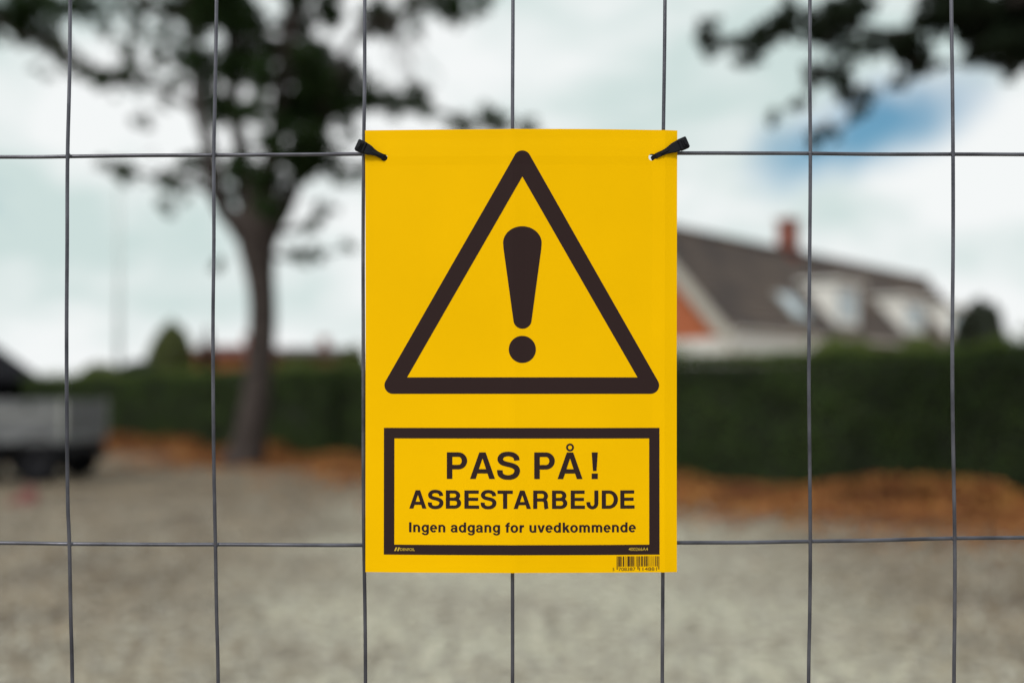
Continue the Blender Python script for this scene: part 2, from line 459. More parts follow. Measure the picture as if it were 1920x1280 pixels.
# ------------------------------------------------------------------ trees
def make_tree(name, label, cat, base, trunk, limbs, clumps, leaf_mat, D, leaf, sub_r, per, extra=None, dspread=0.9, seg=12, group=None):
    root = empty(name, base)
    tag(root, label, cat, group)
    off = Vector(base)
    bm = bmesh.new()
    pts = catmull([tuple(p) + (r,) for p, r in trunk], 6)
    tube(bm, [Vector(p[:3]) - off for p in pts], [p[3] for p in pts], seg=16)
    # bark unevenness
    for v in bm.verts:
        nn = noise.noise(Vector((v.co.x * 3, v.co.y * 3, v.co.z * 0.9)))
        c = Vector((v.co.x, v.co.y, 0))
        v.co += Vector((nn * 0.03, nn * 0.03, 0))
    obj('trunk', bm, M['bark'], root, smooth=True)
    nodes = []
    for lb in limbs:
        bm = bmesh.new()
        pts = catmull([tuple(p) + (r,) for p, r in lb], 6)
        vv = [Vector(p[:3]) for p in pts]
        for i in range(1, len(vv)):
            k = 0.035 * D / 19
            vv[i] = vv[i] + Vector((noise.noise(vv[i] * 2.0), noise.noise(vv[i] * 2.0 + Vector((5, 0, 0))), noise.noise(vv[i] * 2 + Vector((0, 9, 0))))) * k * 3
        tube(bm, [p - off for p in vv], [p[3] for p in pts], seg=8)
        obj('branch', bm, M['bark'], root, smooth=True)
        nodes += vv
    cen = []
    twig = bmesh.new()
    ntw = 0
    for (c, R, tau) in clumps:
        area = PI * R * R
        ns = max(1, int(round(tau * area / (PI * sub_r ** 2))))
        near = min(nodes, key=lambda q: (q - c).length)
        for _ in range(ns):
            q = Vector(rng.normal(size=3)); q.normalize()
            q = q * R * random.random() ** 0.5
            q.y *= dspread * max(1.0, 0.5 / R)
            s = c + q
            rr = sub_r * random.uniform(0.6, 1.25)
            cen.append(blob_points(s - off, rr, int(per * (rr / sub_r) ** 2)))
            if random.random() < 0.35 and ntw < 700:
                a = near.lerp(s, 0.0)
                mid = a.lerp(s, 0.5) + Vector(rng.normal(size=3)) * 0.1 * (s - a).length
                r0 = min(0.022, 0.006 + 0.006 * (s - a).length)
                tube(twig, [a - off, mid - off, s - off], [r0, r0 * 0.7, r0 * 0.3], seg=4, cap=False)
                ntw += 1
    tag(obj('twigs', twig, M['bark'], root), kind='stuff')
    cen = np.concatenate(cen)
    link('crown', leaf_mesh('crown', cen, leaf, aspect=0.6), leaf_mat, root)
    return root

# big tree to the left of the sign
D1 = 19.4
k1 = D1 / F
def T(px, py, dy=0.0): return P(px, py, D1 + dy)
trunk = [(T(456, 876), 0.50), (T(462, 858), 0.40), (T(470, 815), 0.33), (T(480, 750), 0.29), (T(488, 660), 0.26),
         (T(491, 570), 0.26), (T(487, 510), 0.29), (T(482, 465), 0.36), (T(482, 425), 0.44), (T(484, 395), 0.40)]
limbs = [
    [(T(455, 440), .20), (T(412, 372, -.3), .17), (T(388, 290, -.5), .14), (T(372, 190, -.6), .12), (T(362, 70, -.8), .10), (T(340, -120, -1), .06)],
    [(T(476, 430), .21), (T(462, 340, .3), .18), (T(440, 210, .6), .15), (T(428, 60, .8), .12), (T(415, -150, 1), .06)],
    [(T(492, 430), .22), (T(506, 320, -.2), .19), (T(530, 180, -.5), .15), (T(548, 40, -.7), .12), (T(560, -180, -.9), .06)],
    [(T(505, 445), .20), (T(548, 350, .4), .16), (T(596, 235, .7), .13), (T(690, 188, .9), .10), (T(800, 205, 1), .06), (T(955, 243, 1.1), .03)],
    [(T(575, 275), .11), (T(620, 160, -.3), .09), (T(680, 60, -.5), .07), (T(790, 10, -.6), .05), (T(890, -30, -.6), .03)],
    [(T(420, 390), .09), (T(370, 352, -.3), .06), (T(300, 335, -.5), .045), (T(212, 313, -.6), .02)],
    [(T(372, 200, -.6), .09), (T(300, 170, -.8), .06), (T(200, 140, -1), .05), (T(100, 92, -1.1), .035), (T(-20, 40, -1.2), .02)],
    [(T(505, 440), .08), (T(560, 425, .3), .05), (T(615, 398, .5), .03)],
    [(T(500, 480), .05), (T(555, 482, .2), .035), (T(650, 472, .4), .015)],
    [(T(365, 60, -.8), .08), (T(290, 10, -1), .06), (T(160, -40, -1), .04), (T(20, -60, -1), .02)],
    [(T(430, 60, .8), .08), (T(500, -80, .8), .06), (T(620, -160, .8), .03)],
]
raw = [(60,15,45,1.8),(10,35,45,1.9),(45,58,30,1.6),(125,5,40,.9),(100,86,24,1.9),(135,112,24,1.9),(160,135,16,1.6),(75,132,16,.5),
       (200,158,22,2.0),(222,150,16,1.6),(252,142,20,1.4),(235,98,24,1.1),(262,25,36,1.1),(285,68,24,1.0),(312,40,22,.9),(180,8,36,.9),
       (302,192,11,1.5),(258,232,20,.5),(345,90,30,1.2),(345,5,34,1.4),(215,315,17,1.9),(242,330,18,1.9),(290,330,20,1.3),(322,342,18,1.3),
       (345,312,22,.7),(322,392,28,.35),(200,55,22,.6),(300,110,26,.7),(330,150,26,.6),
       (620,170,36,2.4),(662,152,30,2.2),(700,182,30,2.1),(745,198,26,1.9),(782,186,26,1.8),(802,208,18,1.5),(640,205,26,1.8),(580,195,30,2.2),
       (860,232,24,1.6),(925,228,28,1.7),(985,242,20,1.3),(702,52,26,1.9),(705,20,28,1.5),(742,46,28,1.2),(782,56,18,.7),(850,2,40,1.6),(905,10,26,1.2),(785,8,34,1.0),
       (640,245,36,.6),(665,312,26,1.0),(612,300,34,1.5),(570,290,34,2.2),(640,342,16,.7),
       (592,430,20,1.1),(612,400,17,.8),(560,480,16,1.6),(600,468,20,.8),(650,475,16,.5),(392,492,14,.5),(380,310,26,1.3),(405,340,24,1.6)]
clumps = [(T(x, y, random.uniform(-1, 1)), r * k1 * 1.2, t * 1.7) for x, y, r, t in raw]
for (x0, x1, y0, y1, t) in ((362, 655, -20, 110, 2.3), (366, 620, 90, 200, 2.3), (372, 590, 190, 290, 1.9), (402, 585, 290, 350, 2.3), (425, 570, 345, 405, 1.4)):
    nn = int((x1 - x0) * (y1 - y0) / 1500)
    for _ in range(nn):
        clumps.append((T(random.uniform(x0, x1), random.uniform(y0, y1), random.uniform(-2, 2)), 28 * k1, t * 1.85))
for _ in range(120):     # the crown goes on above the picture
    a = random.uniform(0, 2 * PI); q = random.random() ** 0.5
    clumps.append((T(470 + 470 * q * math.cos(a), -250 + 210 * q * math.sin(a), random.uniform(-3, 3)), 45 * k1, 1.4))
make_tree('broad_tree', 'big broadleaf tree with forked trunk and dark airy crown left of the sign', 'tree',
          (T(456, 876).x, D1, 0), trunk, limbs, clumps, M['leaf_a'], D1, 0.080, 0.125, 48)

# tree on the right: only its hanging branches reach into the picture
D2 = 9.2
k2 = D2 / F
def U(px, py, dy=0.0): return P(px, py, D2 + dy)
tb = U(2420, 1010); tb.z = 0
trunk = [(tb, 0.34), (tb + Vector((0, 0, .5)), 0.26), (tb + Vector((-.05, 0, 1.8)), 0.22), (tb + Vector((-.15, 0, 3.2)), 0.20), (tb + Vector((-.2, .1, 4.6)), 0.17), (tb + Vector((-.1, .1, 6.6)), 0.06)]
limbs = [
    [(U(2385, 120), .13), (U(2150, 10, -.2), .10), (U(1960, -10, -.1), .075), (U(1850, 25, 0), .055), (U(1700, 58, 0), .035), (U(1570, 48, .1), .022), (U(1440, 72, .1), .014), (U(1312, 66, .1), .007)],
    [(U(1720, 55), .018), (U(1712, 100), .012), (U(1700, 148), .006)],
    [(U(1610, 55), .016), (U(1592, 110), .012), (U(1598, 165), .009), (U(1622, 212), .005)],
    [(U(1560, 55), .014), (U(1540, 120), .010), (U(1500, 192), .007), (U(1445, 216), .004)],
    [(U(1600, 165), .010), (U(1585, 235), .007), (U(1538, 258), .005)],
    [(U(1905, 10), .03), (U(1900, 80), .016), (U(1905, 140), .006)],
    [(U(2380, 60), .12), (U(2250, -200, .4), .08), (U(2000, -330, .6), .04), (U(1780, -340, .6), .02)],
    [(U(2390, 90), .12), (U(2600, -150, .4), .08), (U(2850, -250, .6), .04)],
]
raw = [(1318,62,15,2.0),(1335,84,14,1.3),(1368,84,14,.9),(1400,88,18,1.9),(1430,72,21,2.4),(1412,112,12,1.6),(1465,48,18,2.1),(1466,16,9,1.2),
       (1500,44,18,1.4),(1540,42,24,2.4),(1582,30,28,2.4),(1612,8,26,2.2),(1556,62,20,2.0),(1580,84,15,1.7),(1606,102,15,1.7),(1530,128,16,1.2),
       (1532,152,15,1.7),(1568,135,15,1.3),(1590,150,14,1.8),(1604,180,12,1.9),(1620,207,12,1.6),(1500,194,10,1.1),(1446,214,9,1.4),(1540,256,14,1.3),(1578,240,13,.8),
       (1640,90,20,1.6),(1675,90,20,2.0),(1700,78,22,2.3),(1722,60,20,1.9),(1710,115,18,2.1),(1700,145,12,1.8),(1732,130,16,1.3),(1758,132,14,1.0),
       (1800,14,46,2.4),(1858,38,46,2.9),(1900,88,28,2.6),(1900,130,15,2.2),(1850,88,24,1.9),(1762,16,34,1.8),(1925,30,50,2.9),(1826,108,12,1.0),(1960,80,40,2.4),(2010,20,60,2.2)]
clumps = [(U(x, y, random.uniform(-.35, .35)), r * k2 * 1.35, t * 1.9) for x, y, r, t in raw]
for _ in range(70):
    a = random.uniform(0, 2 * PI); q = random.random() ** 0.5
    clumps.append((U(2330 + 450 * q * math.cos(a), -230 + 260 * q * math.sin(a), random.uniform(-1.6, 1.6)), 75 * k2, 1.1))
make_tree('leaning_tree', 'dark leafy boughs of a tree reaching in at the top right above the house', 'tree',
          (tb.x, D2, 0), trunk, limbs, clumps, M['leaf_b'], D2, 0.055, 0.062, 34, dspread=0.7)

# shrubs and small trees beyond the hedge
def shrub(name, label, cat, px, pytop, D, wpx, m, cone=False, pybot=700, tau=3.0, group=None, trunk_=False):
    top = P(px, pytop, D).z
    R = wpx / 2 * D / F
    base = Vector(((px - 960) / F * D, D, 0))
    root = empty(name, base); tag(root, label, cat, group)
    bm = bmesh.new()
    for q in range(5):
        a = q * 2 * PI / 5
        tube(bm, [(0.04 * math.cos(a), 0.04 * math.sin(a), 0), (R * .2 * math.cos(a), R * .2 * math.sin(a), top * .5), (R * .4 * math.cos(a), R * .4 * math.sin(a), top * .85)], [0.05, 0.035, 0.01], seg=5)
    obj('stem', bm, M['bark'], root)
    n = int(2500 + 4200 * R * min(top, 4))
    zz = rng.uniform(0.25, 1, n) ** 0.8
    if cone:
        rr = R * (1.02 - zz) ** 0.8
    else:
        rr = R * np.sqrt(np.clip(1 - ((zz - 0.55) / 0.46) ** 2, 0.02, 1))
    a = rng.uniform(0, 2 * PI, n)
    rad = rr * rng.uniform(0.3, 1.0, n) ** 0.5
    lump = np.array([noise.noise(Vector((math.cos(t) * 1.5 + px, math.sin(t) * 1.5, z * 3))) for t, z in zip(a, zz)])
    rad *= 1 + 0.35 * lump
    cen = np.stack([rad * np.cos(a), rad * np.sin(a), zz * top * (1 + 0.10 * lump)], 1)
    link('foliage', leaf_mesh('foliage', cen, 0.11), m, root)
    return root
gb = 'small trees and bushes beyond the hedge'
shrub('pointed_shrub', 'yellowish green loose shrub rising above the hedge left of the red roof', 'shrub', 322, 612, 36, 84, M['shrub'], group=gb)
shrub('pointed_shrub', 'small dark pointed shrub standing between the yellowish shrub and the red roof', 'shrub', 390, 624, 37, 62, M['shrub_dark'], cone=True, group=gb)
shrub('low_bush', 'low green bush above the hedge near the pale pole', 'bush', 190, 684, 33, 110, M['shrub'], group=gb)
shrub('low_bush', 'low green bush between the pale pole and the pointed shrub', 'bush', 262, 678, 34, 90, M['shrub_dark'], group=gb)
shrub('low_bush', 'pale yellow green bush beside the left edge of the sign', 'bush', 655, 655, 30, 80, M['shrub'], group=gb)
shrub('low_bush', 'ochre green bush before the brown roof right of the tree trunk', 'bush', 560, 678, 27, 90, M['shrub'], group=gb)
shrub('low_bush', 'wide olive bush under the dormers of the house', 'bush', 1590, 640, 22.5, 150, M['shrub'], group=gb)
shrub('low_bush', 'olive bush under the farthest dormer of the house', 'bush', 1730, 636, 22.5, 130, M['shrub'], group=gb)
shrub('round_tree', 'dark rounded small tree beyond the right end of the house', 'tree', 1845, 566, 26, 118, M['shrub_dark'], group=gb)
shrub('round_tree', 'dark low treetop at the far right just over the hedge', 'tree', 1945, 640, 24, 90, M['shrub_dark'], group=gb)

# ------------------------------------------------------------------ house with dormers
def make_house():
    Dn = 32.0
    Nn = P(1210, 418, Dn)
    zr = Nn.z
    root = empty('house', (Nn.x, Nn.y, 0), 0)
    tag(root, 'brown roofed house with white dormers, red chimney and orange brick gable', 'house')
    # local frame: a along the ridge (away from the camera), b towards the yard
    av = Vector((math.sqrt(.5), math.sqrt(.5), 0)); bv = Vector((math.sqrt(.5), -math.sqrt(.5), 0))
    Lr = 21.9; wh = 3.02; ze = 3.60
    rise = zr - ze
    def W(a, b, z): return av * a + bv * b + Vector((0, 0, z))
    def quadbox(bm, pts8):
        v = [bm.verts.new(p) for p in pts8]
        for f in ((0,1,2,3),(7,6,5,4),(0,4,5,1),(1,5,6,2),(2,6,7,3),(3,7,4,0)):
            bm.faces.new([v[i] for i in f])
    th = 0.16
    for sgn, nm in ((1, 'roof'), (-1, 'roof')):
        bm = bmesh.new()
        b0, b1 = 0.0, sgn * (wh + 0.25)
        z1 = ze - rise * 0.25 / wh
        quadbox(bm, [W(0, b0, zr), W(Lr, b0, zr), W(Lr, b1, z1), W(0, b1, z1),
                     W(0, b0, zr - th), W(Lr, b0, zr - th), W(Lr, b1, z1 - th), W(0, b1, z1 - th)])
        r = obj(nm, bm, M['tile'], root)
        if sgn == 1:      # rows of tiles as shallow battens of shadow
            bm = bmesh.new()
            rows = 16
            for i in range(1, rows):
                f = i / rows
                p0 = W(0.02, b1 * f, zr + (z1 - zr) * f + 0.03); p1 = W(Lr - 0.02, b1 * f, zr + (z1 - zr) * f + 0.03)
                tube(bm, [p0, p1], [0.035, 0.035], seg=5)
            obj('tile_rows', bm, M['tile'], r)
    bm = bmesh.new(); tube(bm, [W(-.05, 0, zr + .03), W(Lr + .05, 0, zr + .03)], [.11, .11], seg=8)
    obj('ridge_cap', bm, M['tile'], root)
    # walls
    zw = 3.12
    bm = bmesh.new()
    i0 = 0.35
    for a in (i0, Lr - i0):
        bm = bmesh.new()
        v = [bm.verts.new(W(a, b, z)) for b, z in ((-wh + .1, zw), (wh - .1, zw), (wh - .1, ze - .12), (0, zr - .2), (-wh + .1, ze - .12))]
        bm.faces.new(v)
        r = bmesh.ops.extrude_face_region(bm, geom=list(bm.faces))
        bmesh.ops.translate(bm, vec=av * 0.02, verts=[x for x in r['geom'] if isinstance(x, bmesh.types.BMVert)])
        obj('gable_wall', bm, M['brick'], root)
    bm = bmesh.new()
    quadbox(bm, [W(i0 - .03, -wh + .06, zw), W(Lr - i0 + .03, -wh + .06, zw), W(Lr - i0 + .03, wh - .06, zw), W(i0 - .03, wh - .06, zw),
                 W(i0 - .03, -wh + .06, 0), W(Lr - i0 + .03, -wh + .06, 0), W(Lr - i0 + .03, wh - .06, 0), W(i0 - .03, wh - .06, 0)])
    obj('wall', bm, M['white'], root)
    # white upper wall band and gutter below the eave
    bm = bmesh.new()
    quadbox(bm, [W(-.02, wh + .30, ze - .30), W(8.4, wh + .30, ze - .30), W(8.4, wh - .1, ze - .30), W(-.02, wh - .1, ze - .30),
                 W(-.02, wh + .30, ze - .95), W(8.4, wh + .30, ze - .95), W(8.4, wh - .1, ze - .95), W(-.02, wh - .1, ze - .95)])
    obj('fascia', bm, M['white'], root)
    bm = bmesh.new(); tube(bm, [W(0, wh + .36, ze - .30), W(Lr, wh + .36, ze - .30)], [.07, .07], seg=8)
    obj('gutter', bm, M['barge'], root)
    # barge boards at the near gable
    for sgn in (1, -1):
        bm = bmesh.new()
        b1 = sgn * (wh + .30); z1 = ze - rise * .30 / wh
        d = 0.60
        quadbox(bm, [W(-.06, 0, zr - .10), W(.0 - .003, 0, zr - .10), W(-.003, b1, z1 - .10), W(-.06, b1, z1 - .10),
                     W(-.06, 0, zr - .10 - d), W(-.003, 0, zr - .10 - d), W(-.003, b1, z1 - .10 - d), W(-.06, b1, z1 - .10 - d)])
        obj('barge_board', bm, M['barge'], root)
        bm = bmesh.new()    # soffit below the overhang
        quadbox(bm, [W(0, 0, zr - th - .01), W(i0 + .05, 0, zr - th - .01), W(i0 + .05, b1, z1 - th - .01), W(0, b1, z1 - th - .01),
                     W(0, 0, zr - th - .05), W(i0 + .05, 0, zr - th - .05), W(i0 + .05, b1, z1 - th - .05), W(0, b1, z1 - th - .05)])
        obj('soffit', bm, M['white'], root)
    # chimney
    def solve(px, py, plane):
        best = None
        for i in range(0, 221):
            for j in range(0, 41):
                a = i * .1; b = j / 40 * wh
                p = W(a, b, zr - rise * b / wh if plane else zr) + Nn - Vector((0, 0, zr))
                p = Vector((Nn.x, Nn.y, 0)) + W(a, b, zr - rise * b / wh)
                X = 960 + p.x / p.y * F; Y = 745 - (p.z - CH) / p.y * F
                e = (X - px) ** 2 + (Y - py) ** 2
                if best is None or e < best[0]: best = (e, a, b)
        return best[1], best[2]
    a, b = solve(1476, 470, True)
    R45 = Matrix.Rotation(PI / 4, 3, 'Z')
    bm = bmesh.new(); box(bm, W(a, 0.05, zr + .33), (.62, .62, 1.66), R45); ch = obj('chimney', bm, M['chimney'], root)
    bm = bmesh.new(); box(bm, W(a, 0.05, zr + 1.18), (.74, .74, .12), R45); obj('cap', bm, M['chimney'], ch)
    bm = bmesh.new(); box(bm, W(a, 0.05, zr + .02), (.80, .80, .14), R45); obj('flashing', bm, M['steel_dark'], ch)
    # dormers
    for (px, py, wd, hd) in ((1562, 584, 1.75, 1.5), (1690, 600, 1.8, 1.35), (1772, 611, 1.8, 1.3)):
        a, b = solve(px, py, True)
        zc = zr - rise * b / wh
        bf = b + 0.55                      # front plane
        z0 = zr - rise * bf / wh + .02
        z1 = z0 + hd
        bb = max(0.2, (zr - z1) / rise * wh - .1)   # where its flat roof dies into the slope
        bm = bmesh.new()
        v = {}
        for s_ in (-1, 1):
            aa = a + s_ * wd / 2
            v[s_] = [bm.verts.new(W(aa, bf, z0)), bm.verts.new(W(aa, bf, z1)), bm.verts.new(W(aa, bb, z1)), bm.verts.new(W(aa, bf - .02, z0))]
        for s_ in (-1, 1): bm.faces.new((v[s_][0], v[s_][1], v[s_][2]))
        bm.faces.new((v[-1][0], v[1][0], v[1][1], v[-1][1])); bm.faces.new((v[-1][1], v[1][1], v[1][2], v[-1][2]))
        bm.faces.new((v[-1][2], v[1][2], v[1][0], v[-1][0]))
        for s_ in (-1, 1): bm.verts.remove(v[s_][3])
        dr = obj('dormer', bm, M['white'], root)
        bm = bmesh.new()
        quadbox(bm, [W(a - wd / 2 - .15, bf + .2, z1 + .02), W(a + wd / 2 + .15, bf + .2, z1 + .02), W(a + wd / 2 + .15, bb, z1 + .08), W(a - wd / 2 - .15, bb, z1 + .08),
                     W(a - wd / 2 - .15, bf + .2, z1 + .14), W(a + wd / 2 + .15, bf + .2, z1 + .14), W(a + wd / 2 + .15, bb, z1 + .20), W(a - wd / 2 - .15, bb, z1 + .20)])
        obj('roof_lid', bm, M['white'], dr)
        for s_ in (-1, 1):
            ww = wd * .36
            ca = a + s_ * wd * .22
            bm = bmesh.new()
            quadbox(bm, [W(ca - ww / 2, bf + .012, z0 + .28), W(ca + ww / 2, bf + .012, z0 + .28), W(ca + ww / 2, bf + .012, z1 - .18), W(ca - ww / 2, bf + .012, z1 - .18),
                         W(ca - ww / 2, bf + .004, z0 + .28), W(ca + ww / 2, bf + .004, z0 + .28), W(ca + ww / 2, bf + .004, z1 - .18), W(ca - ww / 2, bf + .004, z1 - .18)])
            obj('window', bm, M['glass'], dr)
    # roof light
    a, b = solve(1484, 578, True)
    zc = zr - rise * b / wh
    nrm = (bv * rise + Vector((0, 0, wh))).normalized(); sl_ = (bv * wh - Vector((0, 0, rise))).normalized()
    bm = bmesh.new()
    c = W(a, b, zc) + nrm * .06
    pts = [c + av * x * .55 + sl_ * y * .65 for x, y in ((-1, -1), (1, -1), (1, 1), (-1, 1))]
    quadbox(bm, [p + nrm * .05 for p in pts] + [p - nrm * .05 for p in pts])
    sk = obj('skylight', bm, M['alu_light'], root)
    bm = bmesh.new()
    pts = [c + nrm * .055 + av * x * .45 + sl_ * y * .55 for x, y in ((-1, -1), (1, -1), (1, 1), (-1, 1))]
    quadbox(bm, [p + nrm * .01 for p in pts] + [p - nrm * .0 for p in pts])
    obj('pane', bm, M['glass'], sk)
    # the yard side has windows behind the hedge
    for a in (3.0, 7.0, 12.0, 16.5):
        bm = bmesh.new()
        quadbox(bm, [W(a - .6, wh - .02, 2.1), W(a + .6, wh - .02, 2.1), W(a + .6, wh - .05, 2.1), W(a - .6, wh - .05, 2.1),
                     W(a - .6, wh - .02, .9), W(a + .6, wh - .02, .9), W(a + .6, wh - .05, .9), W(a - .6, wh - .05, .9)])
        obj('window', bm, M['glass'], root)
make_house()

# ------------------------------------------------------------------ far bungalows, shed, pole
def bungalow(label, px0, px1, pyr, pye, D, roofm, wallm, hip=0.15):
    x0 = (px0 - 960) / F * D; x1 = (px1 - 960) / F * D
    zr = P(0, pyr, D).z; ze = P(0, pye, D).z
    root = empty('bungalow', ((x0 + x1) / 2, D, 0)); tag(root, label, 'house', 'low houses far behind the tree')
    hw = (x1 - x0) / 2; dp = 3.5
    bm = bmesh.new()
    h = hw * (1 - hip)
    v = [bm.verts.new(p) for p in ((-hw, -.3, ze), (hw, -.3, ze), (hw, 2 * dp, ze), (-hw, 2 * dp, ze), (-h, dp, zr), (h, dp, zr))]
    for f in ((0, 1, 5, 4), (2, 3, 4, 5), (0, 4, 3), (1, 2, 5), (0, 3, 2, 1)): bm.faces.new([v[i] for i in f])
    obj('roof', bm, roofm, root)
    bm = bmesh.new(); box(bm, (0, dp, ze / 2 - .01), (2 * hw - .5, 2 * dp - .6, ze)); obj('wall', bm, wallm, root)
    bm = bmesh.new(); box(bm, (h * .3, dp, zr + .2), (.5, .5, .8)); obj('chimney', bm, M['chimney'], root)
    for s_ in (-.5, 0.4):
        bm = bmesh.new(); box(bm, (hw * s_, .28, ze * .55), (1.3, .04, 1.1)); obj('window', bm, M['glass'], root)
bungalow('low house with a dark red roof and orange wall left of the trunk', 330, 496, 641, 662, 52, M['redtile'], M['orange_wall'])
bungalow('low house with a dark brown roof right of the trunk', 496, 640, 645, 662, 56, M['browntile'], M['ochre'])

def make_shed():
    D = 29.0
    x1 = (66 - 960) / F * D
    root = empty('shed', (-19.0, D + 1.5, 0)); tag(root, 'black gabled shed at the left edge behind the trailer', 'shed')
    zr = 3.8; ze = 2.0
    bm = bmesh.new(); prism(bm, [(-2.4, 0), (2.4, 0), (2.4, ze - .06), (0, zr - .14), (-2.4, ze - .06)], -1.4, 4.0, ax=1)
    obj('wall', bm, M['tar'], root)
    for s_ in (-1, 1):
        bm = bmesh.new()
        prism(bm, [(0, zr), (s_ * 2.75, ze - .12), (s_ * 2.75, ze - .24), (0, zr - .12)], -1.7, 4.3, ax=1)
        obj('roof', bm, M['tar'], root)
    bm = bmesh.new(); box(bm, (-.5, -1.43, 1.0), (1.0, .05, 2.0)); obj('door', bm, M['steel_dark'], root)
make_shed()

pb = P(222, 745, 36)
root = empty('flagpole', (pb.x, pb.y, 0)); tag(root, 'tall thin pale pole rising beyond the hedge at left', 'pole')
zt = P(0, 335, 36).z
bm = bmesh.new(); tube(bm, [(0, 0, 0), (0, 0, zt)], [.10, .06], seg=12); obj('shaft', bm, M['pole'], root, smooth=True)
bm = bmesh.new(); bmesh.ops.create_uvsphere(bm, u_segments=12, v_segments=8, radius=.11); bmesh.ops.translate(bm, vec=(0, 0, zt + .06), verts=bm.verts)
obj('finial', bm, M['pole'], root, smooth=True)

# leaning stake by the hedge
p0 = P(272, 832, 27.2); p0.z = 0; p1 = P(300, 712, 27.4)
bm = bmesh.new()
d = (p1 - p0)
tube(bm, [Vector((0, 0, 0)), d * .5, d * .97, d], [.085, .08, .075, .03], seg=6)
o = obj('wooden_stake', bm, M['stake'], loc=p0); tag(o, 'grey green stake leaning against the hedge left of the tree', 'stake')

